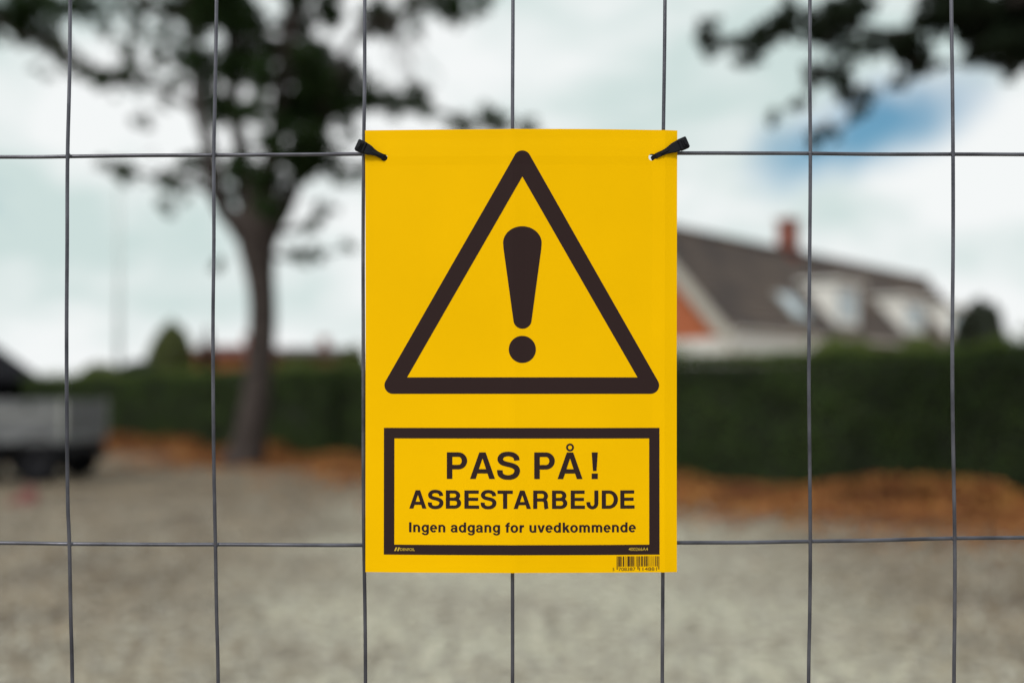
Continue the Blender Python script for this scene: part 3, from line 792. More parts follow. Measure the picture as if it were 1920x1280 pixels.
# ------------------------------------------------------------------ trailer at the left
def make_trailer():
    Dt = 14.9
    k = Dt / F
    xr = (120 - 960) * k
    zb, zt = P(0, 832, Dt).z, P(0, 750, Dt).z
    Lt = 3.3; dw = 1.6
    root = empty('trailer', (xr - Lt / 2, Dt + dw / 2, 0)); tag(root, 'grey open flatbed trailer parked on the gravel at left', 'trailer')
    hx = Lt / 2; hy = dw / 2
    bm = bmesh.new(); box(bm, (0, 0, zb + .05), (Lt, dw, .10), bev=.01); obj('deck', bm, M['alu'], root)
    zs = zb + .11; hgt = zt - zs
    for s_ in (-1, 1):
        for q in range(2):
            bm = bmesh.new(); box(bm, ((-.5 + q) * Lt / 2, s_ * (hy - .02), zs + hgt / 2), (Lt / 2 - .09, .03, hgt - .02), bev=.006)
            sp = obj('side_panel', bm, M['alu'], root)
            bm = bmesh.new()
            for z in (.18, .42, .66): box(bm, ((-.5 + q) * Lt / 2, s_ * (hy - .001), zs + hgt * z + .02), (Lt / 2 - .14, .018, .022))
            obj('rib', bm, M['alu'], sp)
            bm = bmesh.new(); box(bm, ((-.5 + q) * Lt / 2 + .3, s_ * (hy + .008), zs + hgt - .09), (.05, .02, .12)); obj('latch', bm, M['steel_dark'], sp)
        bm = bmesh.new(); box(bm, (0, s_ * (hy - .02), zs + hgt * .62), (Lt - .02, .05, .035)); obj('rail', bm, M['alu_light'], root)
    for s_ in (-1, 1):
        bm = bmesh.new(); box(bm, (s_ * (hx - .015), 0, zs + hgt / 2), (.03, dw - .10, hgt - .02), bev=.006); obj('end_panel', bm, M['alu'], root)
        for t_ in (-1, 1):
            bm = bmesh.new(); box(bm, (s_ * (hx - .02), t_ * (hy - .02), zs + hgt / 2), (.055, .055, hgt + .02), bev=.008); obj('corner_post', bm, M['alu_light'], root)
        bm = bmesh.new(); box(bm, (0, s_ * (hy - .02), zs + hgt / 2), (.05, .055, hgt), bev=.008); obj('corner_post', bm, M['alu_light'], root)
    bm = bmesh.new()
    for y in (-.5, .5): box(bm, (-.1, y, zb - .06), (Lt - .3, .06, .12))
    for x in (-1.3, -.4, .5, 1.3): box(bm, (x, 0, zb - .055), (.06, 1.3, .09))
    obj('chassis', bm, M['steel_dark'], root)
    # wheels: one axle in view, the second just at the edge
    for wx in (xr - Lt / 2,):
        pass
    for px in (66, -40):
        wxl = (px - 960) * k - root.location.x
        bm = bmesh.new(); tube(bm, [(wxl, -.7, .31), (wxl, .7, .31)], [.04, .04], seg=8); obj('axle', bm, M['steel_dark'], root)
        for s_ in (-1, 1):
            yy = s_ * .70
            bm = bmesh.new()
            prof = [(.17, -.085), (.25, -.10), (.30, -.085), (.315, -.05), (.315, .05), (.30, .085), (.25, .10), (.17, .085)]
            rings = []
            for q in range(28):
                a = 2 * PI * q / 28
                rings.append([bm.verts.new((wxl + r * math.cos(a), yy + y, .315 + r * math.sin(a))) for r, y in prof])
            for q in range(28):
                for z in range(8):
                    bm.faces.new((rings[q][z], rings[q][(z + 1) % 8], rings[(q + 1) % 28][(z + 1) % 8], rings[(q + 1) % 28][z]))
            wh_ = obj('wheel', bm, M['rubber'], root, smooth=True)
            bm = bmesh.new(); tube(bm, [(wxl, yy - .05, .315), (wxl, yy + .05, .315)], [.175, .175], seg=20); obj('rim', bm, M['steel_dark'], wh_)
            bm = bmesh.new()
            pts = [(wxl + .40 * math.cos(a), yy, .315 + .40 * math.sin(a)) for a in [PI * q / 10 for q in range(11)]]
            for q in range(10):
                a0, a1 = Vector(pts[q]), Vector(pts[q + 1])
                v = [bm.verts.new(a0 + Vector((0, -.13, 0))), bm.verts.new(a1 + Vector((0, -.13, 0))), bm.verts.new(a1 + Vector((0, .13, 0))), bm.verts.new(a0 + Vector((0, .13, 0)))]
                bm.faces.new(v)
            bmesh.ops.remove_doubles(bm, verts=bm.verts, dist=1e-4)
            r = bmesh.ops.solidify(bm, geom=bm.faces[:], thickness=.012)
            obj('mudguard', bm, M['rubber'], root)
    bm = bmesh.new(); box(bm, (hx - .25, -hy + .06, zb - .10), (.34, .08, .13), bev=.01); lc = obj('light_cluster', bm, M['steel_dark'], root)
    bm = bmesh.new(); box(bm, (hx - .02, 0, zb - .10), (.05, dw - .2, .14), bev=.01); obj('bumper_bar', bm, M['steel_dark'], root)
    # drawbar with its jockey wheel, out to the left
    bm = bmesh.new(); tube(bm, [(-hx, -.45, zb - .08), (-hx - 1.2, 0, zb - .10)], [.035, .035], seg=6); tube(bm, [(-hx, .45, zb - .08), (-hx - 1.2, 0, zb - .10)], [.035, .035], seg=6)
    tube(bm, [(-hx - .95, .0, zb - .09), (-hx - .95, 0, .02)], [.025, .025], seg=6); obj('drawbar', bm, M['steel_dark'], root)
make_trailer()

# small red thing on the gravel
pr = P(42, 944, 12.2)
root = empty('wheel_chock', (pr.x, 12.2, 0), 0.3); tag(root, 'small faded red wedge lying on the gravel before the trailer', 'wheel chock')
bm = bmesh.new(); prism(bm, [(-.17, 0.001), (.17, 0.001), (.15, .19), (.02, .16), (-.08, .09), (-.16, .03)], -.10, .10, ax=1)
bmesh.ops.bevel(bm, geom=bm.edges[:], offset=.006, segments=1, affect='EDGES'); obj('wedge', bm, M['red'], root)
bm = bmesh.new(); tube(bm, [(.06, -.06, .185), (.06, -.05, .235), (.06, .05, .235), (.06, .06, .185)], [.008] * 4, seg=6); obj('handle', bm, M['red'], root)

# single fallen leaves on the gravel that show in the picture
def fallen(px, py, s, label, m, rz):
    D = F * CH / (py - 745)
    bm = bmesh.new()
    pts = []
    for q in range(14):
        a = 2 * PI * q / 14
        r = 1 - .35 * abs(math.sin(2.5 * a))
        pts.append(bm.verts.new((s * r * math.cos(a), s * .62 * r * math.sin(a), .010 + s * .18 * math.cos(a) ** 2)))
    c = bm.verts.new((0, 0, .006))
    for q in range(14): bm.faces.new((pts[q], pts[(q + 1) % 14], c))
    bmesh.ops.solidify(bm, geom=bm.faces[:], thickness=.002)
    o = obj('fallen_leaf', bm, m, loc=((px - 960) / F * D, D, .004)); o.rotation_euler.z = rz
    tag(o, label, 'leaf', 'single fallen leaves on the gravel')
M['leaf_tan'] = mat('tan_leaf', (0.56, 0.42, 0.22), .8, var=.3, vscale=20)
M['leaf_brown'] = mat('brown_leaf', (0.20, 0.085, 0.045), .8, var=.3, vscale=20)
fallen(1634, 1128, .062, 'pale tan dead leaf on the gravel below the right fence wires', M['leaf_tan'], .4)
fallen(1728, 1158, .060, 'pale tan dead leaf touching a darker one on the gravel at right', M['leaf_tan'], 1.2)
fallen(1716, 1196, .070, 'dark brown dead leaf nearest the camera at right', M['leaf_brown'], 2.0)
fallen(1556, 1050, .055, 'small brown dead leaf on gravel just past the orange drift', M['leaf_brown'], 2.6)
fallen(480, 1152, .060, 'dark brown dead leaf on the gravel left of the sign', M['leaf_brown'], .9)
fallen(740, 1225, .045, 'brown dead leaf at the bottom just left of the middle', M['leaf_brown'], .2)

# ------------------------------------------------------------------ mesh fence
VW = {131: [(-300, 134), (0, 131), (150, 130), (292, 127), (450, 126), (600, 125), (800, 126), (940, 127), (1020, 130), (1150, 132), (1280, 135), (1600, 138)],
      404: [(-300, 407), (0, 406), (150, 404), (289, 401), (450, 401), (620, 399), (850, 401), (1020, 404), (1150, 406), (1280, 409), (1600, 411)],
      683: [(-300, 684), (0, 684), (150, 684), (287, 682), (450, 681), (700, 681), (900, 681), (1020, 682), (1150, 684), (1280, 685), (1600, 686)],
      961: [(-300, 962), (0, 962), (240, 961), (700, 961), (1080, 961), (1280, 961), (1600, 961)],
      1245: [(-300, 1248), (0, 1247), (240, 1244), (290, 1243), (700, 1243), (1080, 1243), (1280, 1242), (1600, 1242)],
      1519: [(-300, 1520), (0, 1519), (150, 1519), (287, 1520), (450, 1519), (700, 1517), (860, 1518), (1015, 1519), (1150, 1518), (1280, 1516), (1600, 1516)],
      1787: [(-300, 1783), (0, 1784), (150, 1786), (288, 1787), (450, 1787), (640, 1786), (800, 1787), (1010, 1790), (1150, 1790), (1280, 1789), (1600, 1789)]}
HW = {290: [(-500, 292), (0, 293), (127, 292), (260, 290), (404, 289.5), (540, 288.5), (670, 287), (960, 286), (1285, 286), (1400, 286.5), (1519, 287), (1650, 288), (1787, 288), (1920, 288), (2400, 289)],
      1018: [(-500, 1016), (0, 1018), (130, 1020), (270, 1021), (404, 1021.5), (540, 1022), (680, 1022), (960, 1021), (1270, 1018), (1400, 1017), (1519, 1015), (1650, 1013), (1787, 1009.5), (1920, 1008.5), (2400, 1006)]}
def make_fence():
    root = empty('mesh_fence', (0, YF, 0))
    tag(root, 'galvanised wire mesh fence panel carrying the yellow warning sign', 'fence')
    kf = YF / F
    off = Vector((0, YF, 0))
    z0, z1 = 0.14, 2.06
    xs_known = sorted(VW)
    def wob(t, s): return noise.noise(Vector((t * 9, s * 3.1, 1.7))) * 0.0005
    for c in range(-17, 19):
        px = 961 + 277.6 * c
        key = min(xs_known, key=lambda q: abs(q - px))
        bm = bmesh.new()
        if abs(key - px) < 40 and 0 < px < 1900:
            pts = catmull([(x, y) for y, x in VW[key]], 5)
            pp = [P(x, y, YF) - off for x, y in pts]
            pp = [Vector((pp[0].x, 0, z1))] + pp + [Vector((pp[-1].x, 0, z0))]
            seg = 10
        else:
            x = (px - 960) * kf
            pp = [Vector((x + wob(z, c), 0, z)) for z in [z1 - (z1 - z0) * i / 14 for i in range(15)]]; seg = 6
        pp = [p + Vector((wob(p.z, c) * .5, wob(p.z, c + 40), 0)) for p in pp]
        tube(bm, pp, .00122, seg=seg)
        obj('wire', bm, M['wire'], root, smooth=True)
    zs = [CH - (290 - 745) * kf + .2613 * i for i in range(-5, 3)]
    for i, z in enumerate(zs):
        bm = bmesh.new()
        key = 290 if i == 5 else (1018 if i == 4 else None)
        if key:
            pts = catmull(HW[key], 5)
            pp = [P(x, y, YF) - off for x, y in pts]
            pp = [Vector((-1.72, 0, pp[0].z))] + pp + [Vector((1.72, 0, pp[-1].z))]
        else:
            pp = [Vector((-1.72 + 3.44 * q / 24, 0, z + wob(q, i))) for q in range(25)]
        pp = [p + Vector((0, .0021 + wob(p.x, i + 90), wob(p.x * 1.5, i) * .6)) for p in pp]
        tube(bm, pp, .00132, seg=10 if key else 6)
        obj('wire', bm, M['wire'], root, smooth=True)
    for x in (-1.74, 1.74):
        bm = bmesh.new(); tube(bm, [(x, 0, .02), (x, 0, 2.10)], [.019, .019], seg=16); obj('post', bm, M['galv'], root, smooth=True)
    for z in (z0 - .01, z1 + .01):
        bm = bmesh.new(); tube(bm, [(-1.722, 0, z), (1.722, 0, z)], [.014, .014], seg=12); obj('rail', bm, M['galv'], root, smooth=True)
    # weld spots where wires cross
    bm = bmesh.new()
    for c in sorted(VW):
        for key in HW:
            vx = np.interp(key, [a for a, b in VW[c]], [b for a, b in VW[c]])
            hy = np.interp(c, [a for a, b in HW[key]], [b for a, b in HW[key]])
            p = P(vx, hy, YF) - off
            r = bmesh.ops.create_icosphere(bm, subdivisions=2, radius=.0019)
            bmesh.ops.translate(bm, vec=p + Vector((0, .0008, 0)), verts=r['verts'])
    obj('welds', bm, M['wire'], root, smooth=True)
make_fence()
for x, side in ((-1.74, 'left'), (1.74, 'right')):
    bm = bmesh.new()
    prism(bm, [(-.35, 0), (.35, 0), (.31, .12), (-.31, .12)], -.11, .11, ax=0)
    bmesh.ops.bevel(bm, geom=bm.edges[:], offset=.012, segments=2, affect='EDGES')
    o = obj('fence_foot', bm, M['concrete'], loc=(x, YF, 0)); tag(o, 'concrete block foot under the %s post of the mesh fence' % side, 'fence foot', 'concrete feet of the fence')

# ------------------------------------------------------------------ the sign
YS = YF - 0.0042            # nominal front plane
SX0, SX1, SZT, SZB = 684.5, 1270.0, 245.0, 1072.5
ks = (YS - 0.0022) / F      # mean depth of the bowed face
scx = (SX0 + SX1) / 2
def spt(px, py, lift=0.0):
    """sign pixel -> local point on the slightly bowed board"""
    x = (px - scx) * ks; z = CH - (py - 745) * ks - SZ
    u = (px - scx) / 293.0; vz = (py - 658) / 414.0
    bow = 0.0036 * (1 - u * u) + 0.0026 * vz * vz * (1 if vz < 0 else 0.3)
    ridge = 0.0007 * math.exp(-((px - 1246) / 14.0) ** 2) + 0.0004 * math.exp(-((px - 962) / 16.0) ** 2) + .0003 * math.exp(-((py - 288) / 12.0) ** 2)
    wave = 0.0006 * math.sin(px * .012 + 1) * math.sin(py * .009)
    return Vector((x, -(bow + ridge + wave) - lift, z))
SZ = CH - (658 - 745) * ks   # local origin height: sign centre
sign = empty('warning_sign', ((scx - 960) * ks, YS, SZ))
tag(sign, 'yellow plastic warning sign with black triangle tied to the wire mesh', 'sign')

def cdt(faces2d, keep=None, extra_edges=None):
    """union of overlapping polygons -> (verts, tris)"""
    verts, fcs = [], []
    for f in faces2d:
        ar = sum(f[i][0] * f[(i + 1) % len(f)][1] - f[(i + 1) % len(f)][0] * f[i][1] for i in range(len(f)))
        if abs(ar) < 1e-6: continue
        if ar < 0: f = f[::-1]
        i0 = len(verts)
        verts += [Vector(p) for p in f]; fcs.append(list(range(i0, i0 + len(f))))
    ov, oe, of, a, b, c = delaunay_2d_cdt(verts, [], fcs, 0, 1e-4)
    return ov, [f for f, o_ in zip(of, c) if len(o_) > 0]

def print_mesh(name, polys, m, parent=None, lift=0.00012, step=12.0):
    """polys in photo pixels on the sign"""
    ov, tf = cdt(polys)
    bm = bmesh.new()
    bv = [bm.verts.new((p[0], 0, p[1])) for p in ov]
    for f in tf:
        try: bm.faces.new([bv[i] for i in f])
        except ValueError: pass
    for v in [v for v in bm.verts if not v.link_faces]: bm.verts.remove(v)
    xs = [v.co.x for v in bm.verts]; x = math.floor(min(xs) / step) * step + step
    zsn = [v.co.z for v in bm.verts]
    if max(xs) - min(xs) > step * 1.5:
        while x < max(xs):
            bmesh.ops.bisect_plane(bm, geom=bm.verts[:] + bm.edges[:] + bm.faces[:], plane_co=(x, 0, 0), plane_no=(1, 0, 0)); x += step
    if max(zsn) - min(zsn) > 60:
        z = math.floor(min(zsn) / 24) * 24 + 24
        while z < max(zsn):
            bmesh.ops.bisect_plane(bm, geom=bm.verts[:] + bm.edges[:] + bm.faces[:], plane_co=(0, 0, z), plane_no=(0, 0, 1)); z += 24
    for v in bm.verts: v.co = spt(v.co.x, v.co.z, lift)
    bm.normal_update()
    for f in bm.faces:
        if f.normal.y > 0: f.normal_flip()
    me = bpy.data.meshes.new(name); bm.to_mesh(me); bm.free()
    return link(name, me, m, parent if parent is not None else sign)

# board with two holes for the ties
HOLES = [(720.5, 296.0), (1222.0, 295.5)]
def make_board():
    verts, edges = [], []
    def top(px):  return 245.4 - 1.6 * (1 - ((px - scx) / 293) ** 2)
    nx, nz = 50, 50
    idx = {}
    xs = [SX0 + (SX1 - SX0) * i / nx for i in range(nx + 1)]
    zs = [SZT + (SZB - SZT) * i / nz for i in range(nz + 1)]
    for i, x in enumerate(xs):
        for j, z in enumerate(zs):
            if any((x - hx) ** 2 + (z - hz) ** 2 < 81 for hx, hz in HOLES): continue
            idx[(i, j)] = len(verts); verts.append(Vector((x, z)))
    for i in range(nx):
        edges += [(idx[(i, 0)], idx[(i + 1, 0)]), (idx[(i, nz)], idx[(i + 1, nz)])]
    for j in range(nz):
        edges += [(idx[(0, j)], idx[(0, j + 1)]), (idx[(nx, j)], idx[(nx, j + 1)])]
    for hx, hz in HOLES:
        i0 = len(verts)
        for q in range(28):
            a = 2 * PI * q / 28; verts.append(Vector((hx + 6.4 * math.cos(a), hz + 6.4 * math.sin(a))))
        edges += [(i0 + q, i0 + (q + 1) % 28) for q in range(28)]
    ov, oe, of, _, _, _ = delaunay_2d_cdt(verts, edges, [], 1, 1e-4)
    bm = bmesh.new()
    bv = [bm.verts.new((p[0], 0, p[1])) for p in ov]
    for f in of:
        c = sum((Vector(ov[i]) for i in f), Vector((0, 0))) / len(f)
        if any((c.x - hx) ** 2 + (c.y - hz) ** 2 < 6.2 ** 2 for hx, hz in HOLES): continue
        bm.faces.new([bv[i] for i in f])
    for v in [v for v in bm.verts if not v.link_faces]: bm.verts.remove(v)
    for v in bm.verts: v.co = spt(v.co.x, v.co.z)
    r = bmesh.ops.extrude_face_region(bm, geom=bm.faces[:])
    # the copy becomes the front; move the original back by the board's thickness
    newv = {x for x in r['geom'] if isinstance(x, bmesh.types.BMVert)}
    for v in bm.verts:
        if v not in newv: v.co.y += 0.0009
    me_ = obj('board', bm, M['yellow'], sign)
    return me_
make_board()

def arc(cx, cy, ox, oy, ix, iy, a0, a1, n=14):
    out_ = []
    for i in range(n):
        t0 = math.radians(a0 + (a1 - a0) * i / n); t1 = math.radians(a0 + (a1 - a0) * (i + 1) / n)
        out_.append([(cx + ox * math.cos(t0), cy + oy * math.sin(t0)), (cx + ox * math.cos(t1), cy + oy * math.sin(t1)),
                     (cx + ix * math.cos(t1), cy + iy * math.sin(t1)), (cx + ix * math.cos(t0), cy + iy * math.sin(t0))])
    return out_
def R(x0, y0, x1, y1): return [[(x0, y0), (x1, y0), (x1, y1), (x0, y1)]]
def stroke(pts, hw, sub=6):
    pts = [(p[0], p[1], (hw if len(p) < 3 else p[2])) for p in pts]
    c = catmull(pts, sub)
    L_, R_ = [], []
    for i in range(len(c)):
        d = c[min(i + 1, len(c) - 1)][:2] - c[max(i - 1, 0)][:2]; d = d / (np.linalg.norm(d) + 1e-9)
        nrm = np.array([-d[1], d[0]])
        L_.append(tuple(c[i][:2] + nrm * c[i][2])); R_.append(tuple(c[i][:2] - nrm * c[i][2]))
    return [[L_[i], L_[i + 1], R_[i + 1], R_[i]] for i in range(len(c) - 1)]
def mirror(polys, m2): return [[(m2 - x, y) for x, y in p] for p in polys]
A_ = [[(20, 0), (176, 0), (361, 555), (361, 718), (275, 718)]]
A_ = A_ + mirror(A_, 722) + [[(160, 148), (562, 148), (525, 266), (197, 266)]]
GL = {
 'A': (A_, 722),
 'B': (R(76,0,224,718)+R(224,597,400,718)+R(224,311,420,431)+R(224,0,420,123)+arc(400,519,230,199,80,78,-90,90)+arc(420,217,247,217,95,93,-90,90), 722),
 'D': (R(76,0,226,718)+R(226,595,362,718)+R(226,0,362,123)+arc(355,359,330,359,178,236,-90,90), 722),
 'E': (R(76,0,226,718)+R(226,594,607,718)+R(226,310,583,431)+R(226,0,621,125), 667),
 'I': (R(64,0,214,718), 278),
 'J': (R(334,195,484,718)+arc(253,210,231,228,84,105,180,360)+R(22,210,169,262), 556),
 'P': (R(76,0,226,718)+R(226,595,396,718)+R(226,257,396,380)+arc(392,487.5,235,230.5,88,107.5,-90,90), 667),
 'R': (R(76,0,226,718)+R(226,597,430,718)+R(226,290,440,411)+arc(428,504,222,214,74,93,-90,90)+stroke([(455,352,60),(545,300,72),(572,200,73),(577,90,73),(600,0,77)],70), 722),
 'S': (stroke([(548,500,72),(530,585,72),(450,652,66),(330,675,62),(205,655,66),(132,590,72),(118,515,74),(165,445,70),(270,405,66),(385,378,66),(490,335,70),(552,265,74),(548,170,74),(490,90,70),(400,52,66),(320,43,62),(215,57,66),(130,115,72),(108,190,74),(108,240,74)],68,4), 667),
 'T': (R(14,592,598,718)+R(230,0,382,592), 611),
 '!': (R(90,0,244,150)+[[(90,718),(244,718),(212,214),(122,214)]], 333),
 'n': (R(65,0,205,532)+R(406,0,546,340)+arc(312,336,234,210,94,100,0,140), 611),
 'm': (R(64,0,204,532)+R(375,0,515,340)+R(686,0,826,340)+arc(296,336,219,210,79,98,0,135)+arc(607,336,219,210,79,98,0,150), 889),
 'r': (R(64,0,204,532)+stroke([(170,290,40),(200,390,56),(265,452,66),(373,472,70)],68), 389),
 'o': (arc(306,266,272,280,130,166,0,360,28), 611),
 'e': (arc(276,266,253,280,116,172,0,318,26)+R(145,225,529,313)+[[(527,225),(527,313),(392,313),(392,266)]], 556),
 'a': (R(350,60,488,374)+[[(350,130),(350,0),(527,0),(505,30),(488,130)]]+arc(264,374,224,172,86,72,0,180)+arc(212,158,183,172,60,72,90,270)+R(210,230,360,330)+[[(210,-14),(290,0),(352,52),(352,150),(300,96),(210,86)]], 556),
 'd': (R(411,0,551,718)+arc(292,266,258,280,116,166,0,360,26), 611),
 'g': (R(413,-40,553,532)+arc(296,270,256,276,116,162,0,360,26)+arc(300,-38,253,179,113,82,188,360), 611),
 'f': (R(86,0,226,545)+R(10,432,318,532)+arc(306,545,220,182,80,72,90,180)+R(300,612,318,727), 333),
 'k': (R(69,0,209,718)+[[(209,165),(209,325),(372,532),(542,532)]]+[[(262,262),(372,372),(562,0),(392,0)]], 556),
 'v': ([[(13,532),(163,532),(278,165),(278,0),(203,0)]]+mirror([[(13,532),(163,532),(278,165),(278,0),(203,0)]],556), 556),
}
GL['u'] = ([[(611 - x, 532 - y) for x, y in p] for p in GL['n'][0]], 611)
GL['Å'] = (GL['A'][0] + arc(361, 851, 108, 108, 56, 56, 0, 360, 24), 722)
def glyph(ch, x0, x1, ybase, cap, name='letter', fat=0.0):
    polys = GL[ch][0]
    gx = [p[0] for q in polys for p in q]; a, b = min(gx), max(gx)
    sx = (x1 - x0) / (b - a); sy = cap / 718.0
    pp = [[(x0 + (x - a) * sx, ybase - y * sy) for x, y in q] for q in polys]
    if fat > 0:
        pp = [[(x + dx, y + dy) for x, y in q] for q in pp for dx, dy in ((0, 0), (fat, 0), (-fat, 0), (0, fat * .6), (0, -fat * .6))]
    return print_mesh(name, pp, M['ink'])
for ch, a, b in (('P', 837.8, 876), ('A', 881.2, 928.2), ('S', 932, 975), ('P', 1001.5, 1040), ('Å', 1045, 1092), ('!', 1109, 1120.6)):
    glyph(ch, a, b, 897.2, 49.8)
for ch, a, b in (('A', 767.5, 799.3), ('S', 802.4, 831.2), ('B', 836.2, 864.6), ('E', 871, 898.3), ('S', 901.5, 930.6), ('T', 933, 961.2), ('A', 963.2, 995.2),
                 ('R', 999.8, 1028.2), ('B', 1035, 1063.2), ('E', 1070, 1096.2), ('J', 1099.4, 1121.3), ('D', 1128.2, 1158.2), ('E', 1163, 1189.6)):
    glyph(ch, a, b, 952.7, 34.0, fat=.25)
cap = 18.2; em = cap / 718
x = 767.3 - 64 * em
line = 'Ingen adgang for uvedkommende'
adv = lambda c: 278 if c == ' ' else GL[c][1]
tot = sum(adv(c) for c in line) * em
track = (424.5 + (64 + 28) * em - tot) / (len(line) - 1)
for c in line:
    if c != ' ':
        gx = [p[0] for q in GL[c][0] for p in q]
        glyph(c, x + min(gx) * em, x + max(gx) * em, 996.8, cap, fat=.36)
    x += adv(c) * em + track

# triangle
def circ(cx, cy, rx, ry, a0, a1, n):
    return [(cx + rx * math.cos(math.radians(a0 + (a1 - a0) * i / n)), cy + ry * math.sin(math.radians(a0 + (a1 - a0) * i / n))) for i in range(n + 1)]
r = 16.0
outer = circ(979.3, 301.0, r, r, 210, 330, 12) + circ(1220.3, 722.0, r, r, -30, 90, 12) + circ(736.3, 722.0, r, r, 90, 210, 12)
inner = [(979.3, 333), (1195.5, 707.2), (763, 707.2)]
oc = [(979.3, 285), (1236.5, 722), (720, 722)]
# three bars that together make the ring
def bar(i):
    a = inner[i]; b = inner[(i + 1) % 3]
    segs = [outer[6:13] + outer[13:20], outer[19:26] + outer[26:33], outer[32:39] + outer[0:7]]
    s_ = segs[i]
    return s_ + [b, a]
print_mesh('warning_triangle', [bar(0), bar(1), bar(2)], M['ink'])
ex = circ(979.4, 456.5, 36.1, 31.2, 188, 352, 24) + [(1015.5, 456.5), (1014.6, 468), (996.8, 599.5)] + circ(979.6, 599.5, 17.2, 17.0, 0, 180, 14)[1:] + [(944.2, 468), (943.3, 456.5)]
print_mesh('exclamation_mark', [ex], M['ink'])
print_mesh('dot', [circ(979.3, 655, 25.4, 25.4, 0, 350, 35)], M['ink'])
# frame of the text panel
o0, o1 = (719.3, 801.8), (1236.8, 1039.2); i0, i1 = (739, 821.5), (1217.5, 1020.5)
fr = [[o0, (o1[0], o0[1]), (i1[0], i0[1]), i0], [(o1[0], o0[1]), o1, i1, (i1[0], i0[1])], [o1, (o0[0], o1[1]), (i0[0], i1[1]), i1], [(o0[0], o1[1]), o0, i0, (i0[0], i1[1])]]
print_mesh('text_frame', fr, M['ink'])
# small print
def small_text(s, x0, x1, ybase, h, m, lift, bold=0.0, nm='small_print'):
    cu = bpy.data.curves.new(nm, 'FONT'); cu.body = s; cu.size = 1.0; cu.offset = bold
    to = bpy.data.objects.new(nm, cu); COL.objects.link(to)
    bpy.context.view_layer.update()
    dg = bpy.context.evaluated_depsgraph_get()
    me = bpy.data.meshes.new_from_object(to.evaluated_get(dg))
    bpy.data.objects.remove(to)
    vs_ = [v.co.copy() for v in me.vertices]
    a = min(v.x for v in vs_); b = max(v.x for v in vs_); t = max(v.y for v in vs_); bt = min(v.y for v in vs_)
    for v in me.vertices:
        v.co = spt(x0 + (v.co.x - a) / (b - a) * (x1 - x0), ybase - (v.co.y - bt) / (t - bt) * h, lift)
    me.materials.clear()
    return link(nm, me, m, sign)
small_text('DENFOIL', 750.5, 778, 1032, 5.2, M['ink_yellow'], .00022, .01)
small_text('400266A4', 1178.5, 1215, 1031.8, 6.0, M['ink_yellow'], .00022, .0)
for x_ in (739, 744.3):
    print_mesh('logo_bar', [[(x_, 1032.3), (x_ + 3.2, 1032.3), (x_ + 5.8, 1025.6), (x_ + 2.6, 1025.6)]], M['ink_yellow'], lift=.00022)
# bar code
Lc = ['0001101','0011001','0010011','0111101','0100011','0110001','0101111','0111011','0110111','0001011']
par = {'5': 'LGGLLG'}['5']
code = '708387' + '114881'
bits = '101'
for i, d_ in enumerate(code[:6]):
    b_ = Lc[int(d_)]
    if par[i] == 'G': b_ = ''.join('1' if c == '0' else '0' for c in b_)[::-1]
    bits += b_
bits += '01010'
for d_ in code[6:]: bits += ''.join('1' if c == '0' else '0' for c in Lc[int(d_)])
bits += '101'
pol = []
i = 0
mw = (1236.3 - 1156.0) / 95
while i < 95:
    if bits[i] == '1':
        j = i
        while j < 95 and bits[j] == '1': j += 1
        long_ = i < 3 or i >= 92 or 45 <= i < 50
        x0 = 1156 + i * mw; x1 = 1156 + j * mw
        yb = 1067.0 if long_ else 1061.2
        pol.append([(x0, 1042), (x1, 1042), (x1, yb), (x0, yb)])
        i = j
    else: i += 1
print_mesh('bar_code', pol, M['ink'])
small_text('5', 1148.4, 1151.6, 1069.3, 6.0, M['ink'], .00012, 0)
small_text('708387', 1159.6, 1191.5, 1069.2, 6.4, M['ink'], .00012, .0)
small_text('114881', 1198.5, 1231.5, 1069.2, 6.4, M['ink'], .00012, .0)

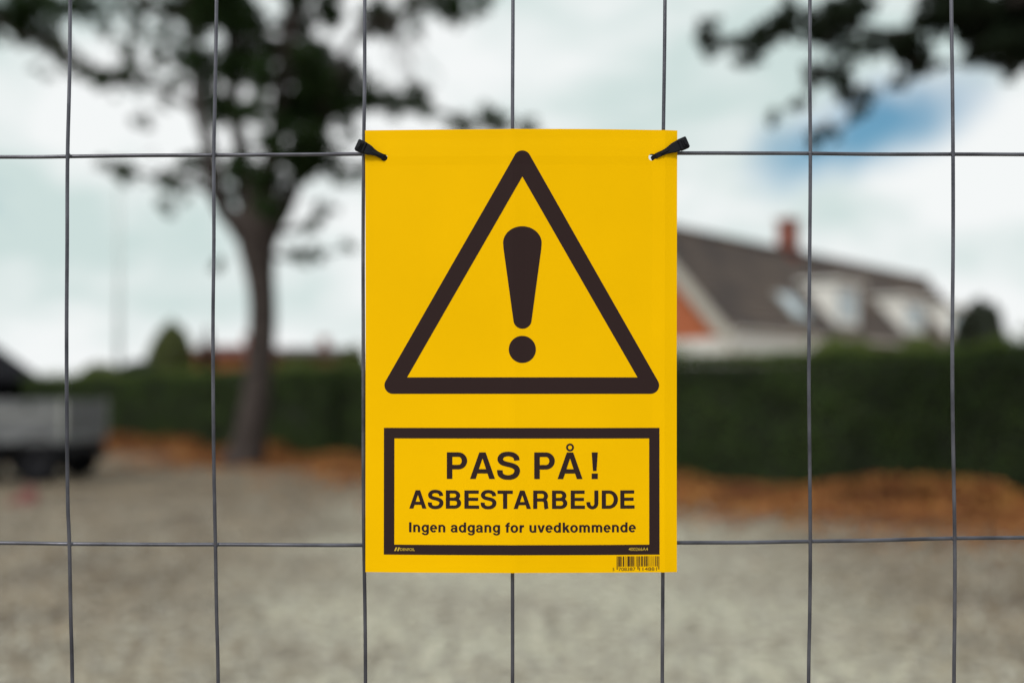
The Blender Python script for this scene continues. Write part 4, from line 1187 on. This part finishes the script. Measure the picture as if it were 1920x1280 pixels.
# ------------------------------------------------------------------ cable ties
def make_tie(label, hole, head, ang, flip):
    """hole, head: sign pixels; ang: direction hole->head in degrees, y up"""
    hp = spt(*hole); 
    root = empty('cable_tie', sign.location + spt(*head))
    tag(root, label, 'cable tie', 'black cable ties holding the sign')
    base = spt(*head)
    hpx = Vector(hole); hd = Vector(head)
    dpx = (hd - hpx); Ln = dpx.length * ks
    ux = Vector((dpx.x, 0, -dpx.y)).normalized()     # along the strap
    uy = Vector((0, -1, 0))                          # towards the camera
    uz = ux.cross(uy)
    def Lp(a, b, c): return ux * a + uz * b + uy * c  # relative to head centre
    # strap: ribbon path (a, depth c, half width)
    path = [(-Ln - .0006, -.0035, .00165), (-Ln - .0002, -.0008, .00168), (-Ln + .0012, .0016, .00170), (-Ln + .004, .0022, .00172), (-Ln * .62, .0026, .00180),
            (-Ln * .45, .0030, .0024), (-Ln * .30, .0034, .0033), (-.0010, .0036, .0038)]
    def ribbon(path, th, nm, sideoff=0.0):
        bm = bmesh.new(); rows = []
        pts = catmull(path, 4)
        for i, p in enumerate(pts):
            a, c, hw = p
            q0 = pts[max(i - 1, 0)]; q1 = pts[min(i + 1, len(pts) - 1)]
            d = Vector((q1[0] - q0[0], q1[1] - q0[1])).normalized(); n_ = Vector((-d.y, d.x)) * th / 2
            e = hw * .82
            rows.append([bm.verts.new(Lp(a + n_.x * s2, b, c + n_.y * s2)) for b, s2 in ((-hw, .4), (-e, 1), (e, 1), (hw, .4), (hw, -.4), (e, -1), (-e, -1), (-hw, -.4))])
        for i in range(len(rows) - 1):
            for k in range(8):
                bm.faces.new((rows[i][k], rows[i][(k + 1) % 8], rows[i + 1][(k + 1) % 8], rows[i + 1][k]))
        bm.faces.new(rows[0]); bm.faces.new(rows[-1][::-1])
        return obj(nm, bm, M['black'], root, smooth=False)
    ribbon(path, .0013, 'strap')
    back = [(-Ln - .0006, -.0035, .00165), (-Ln + .001, -.0062, .00165), (-Ln * .5, -.0085, .00165), (-.003, -.0092, .00165), (.0022, -.0080, .00165), (.0038, -.0045, .00165), (.0034, 0, .00165), (.0030, .003, .00165)]
    ribbon(back, .0012, 'loop')
    # head: a bevelled block with the slot rim and the cut tail
    rot = Matrix((ux, uz, uy)).transposed()
    bm = bmesh.new(); box(bm, (0, 0, 0), (.0064, .0078, .0042), bev=.0008)
    bmesh.ops.transform(bm, matrix=(Matrix.Translation(Lp(0.0012, 0, .0030)) @ rot.to_4x4()), verts=bm.verts)
    hdm = obj('head', bm, M['black'], root)
    bm = bmesh.new(); box(bm, (0, 0, 0), (.0030, .0052, .0012), bev=.0003)
    bmesh.ops.transform(bm, matrix=(Matrix.Translation(Lp(0.0016, 0, .0054)) @ rot.to_4x4()), verts=bm.verts)
    obj('slot_rim', bm, M['black'], hdm)
    bm = bmesh.new(); box(bm, (0, 0, 0), (.0012, .0036, .0022), bev=.0002)
    bmesh.ops.transform(bm, matrix=(Matrix.Translation(Lp(0.0018, 0, .0060)) @ rot.to_4x4()), verts=bm.verts)
    obj('cut_tail', bm, M['black'], hdm)
    # ridge down the neck
    bm = bmesh.new(); box(bm, (0, 0, 0), (.0060, .0012, .0007), bev=.0002)
    bmesh.ops.transform(bm, matrix=(Matrix.Translation(Lp(-Ln * .62, 0, .0036)) @ rot.to_4x4()), verts=bm.verts)
    obj('rib', bm, M['black'], root)
make_tie('black cable tie through the top left corner hole of the sign', (722.5, 297.0), (681.5, 278.5), 0, 1)
make_tie('black cable tie through the top right corner hole of the sign', (1226.0, 295.0), (1276.5, 273.0), 0, -1)
